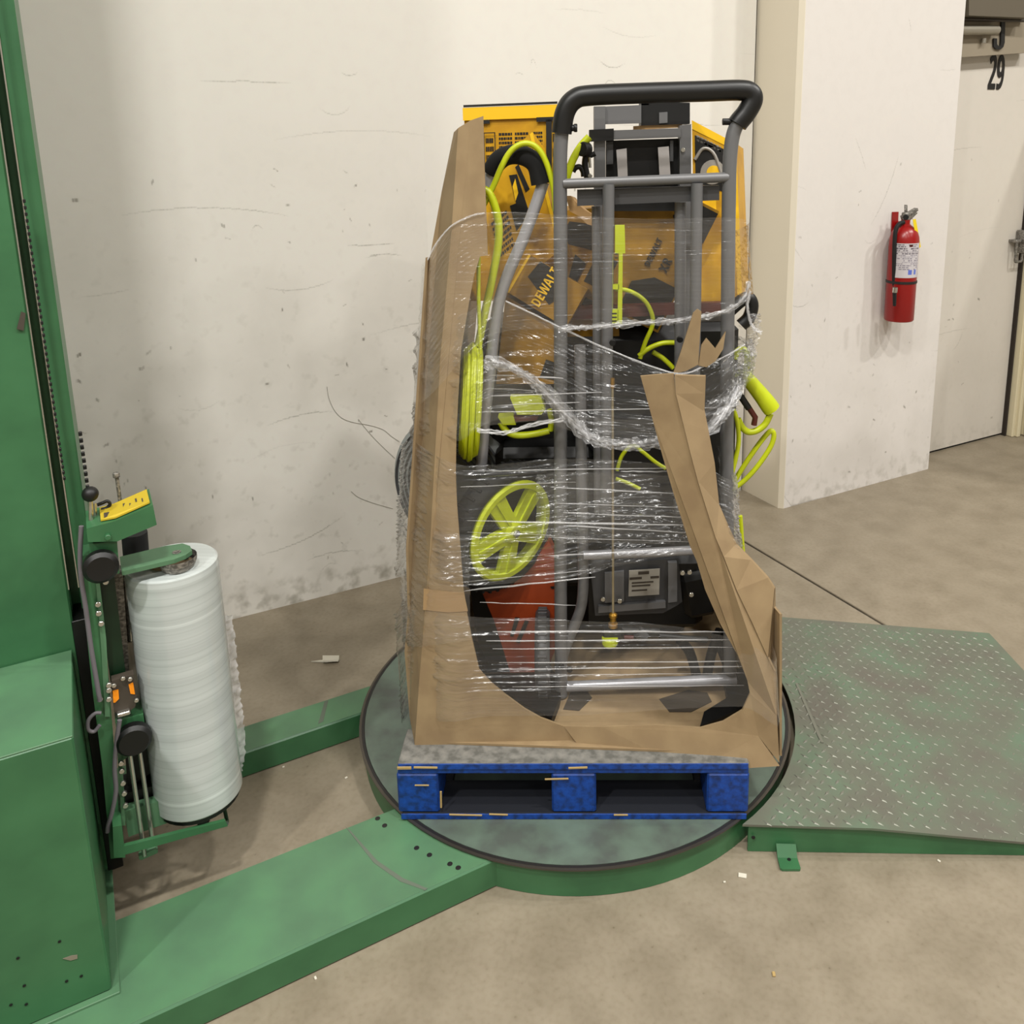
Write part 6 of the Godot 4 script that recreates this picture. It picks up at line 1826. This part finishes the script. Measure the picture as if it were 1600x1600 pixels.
func small_things() -> void:
	# dock number
	var t := thing("dock_number", "black J 29 lettering high on the recessed door", "lettering", Vector3(1.964, 1.694, -2.038))
	var u := wall_basis.x
	text("numerals", "29", 0.148, Vector3(1.959, 1.771, -2.035), u, UP, M.ink, t, 0.50, 800)
	var js := mb()
	prism(js, [Vector3(1.912, 2.001, -1.94), Vector3(1.935, 2.002, -1.952), Vector3(1.945, 1.896, -1.958), Vector3(1.94, 1.877, -1.955), Vector3(1.925, 1.865, -1.947), Vector3(1.899, 1.864, -1.933), Vector3(1.882, 1.874, -1.924), Vector3(1.878, 1.909, -1.922), Vector3(1.897, 1.91, -1.932), Vector3(1.9, 1.886, -1.933), Vector3(1.909, 1.878, -1.938), Vector3(1.92, 1.881, -1.944), Vector3(1.922, 1.895, -1.945)], wall_basis.z * -0.006)
	obj("letter", js, M.ink, t)
	# scraps on the floor
	t = thing("paper_scrap", "crumpled grey wrapper scrap on the floor before the back wall", "scrap", Vector3(-0.7326, 0, -0.2935))
	var st := mb()
	var a: Array = [Vector3(-0.7697, 0.004, -0.2787), Vector3(-0.7374, 0.004, -0.2843), Vector3(-0.7436, 0.004, -0.3071), Vector3(-0.6939, 0.004, -0.3059), Vector3(-0.6881, 0.004, -0.2832), Vector3(-0.7234, 0.004, -0.2744)]
	prism(st, a, Vector3(0, -0.003, 0))
	var q: Array = [Vector3(-0.7351, 0.012, -0.2849), Vector3(-0.6912, 0.012, -0.2903), Vector3(-0.6863, 0.012, -0.2709), Vector3(-0.7307, 0.012, -0.2688)]
	prism(st, q, Vector3(0, -0.004, 0.002))
	obj("wrapper", st, M.paper, t)
	var spots := [[1160, 1369, 13, "small white plastic chip on the floor left of the ramp's anchor tab"], [1132, 1379, 4, "tiny pale crumb on the floor below the turntable's right side"], [1467, 1346, 5, "tiny tan chip on the floor along the ramp's front edge"], [493, 1529, 5, "tiny white crumb on the floor in front of the long green beam"], [1209, 1523, 7, "yellowish crumb on the floor near the lower right"], [541, 1216, 5, "tiny white crumb on the floor between the two beams, by the turntable"], [443, 1199, 4, "tiny white crumb on the floor between the beams, midway"]]
	for s in spots:
		var c := crumb(s[0], s[1])
		var o := thing("floor_crumb", s[3], "crumb", c)
		var k: float = s[2] * 0.0008
		st = mb()
		box(st, c + Vector3(0, 0.0015, 0), Vector3(k * 1.6, 0.003, k), Basis(UP, s[0] * 0.1), 0.0008)
		obj("crumb", st, M.paper if s[2] != 7 else M.raw_wood, o)


func crumb(x: float, y: float) -> Vector3:
	# where a speck at that place of the photograph lies on the floor
	var b := Basis(Vector3(0.999906, -0.013398, 0.00287), Vector3(0.013702, 0.977723, -0.209451), Vector3(0.0, 0.209471, 0.977815))
	var d := b * Vector3((x - 880.0) / 1332.44, (515.0 - y) / 1332.44, -1.0)
	return Vector3(-0.01528, 1.4718, 1.97022) + d * (-1.4718 / d.y)
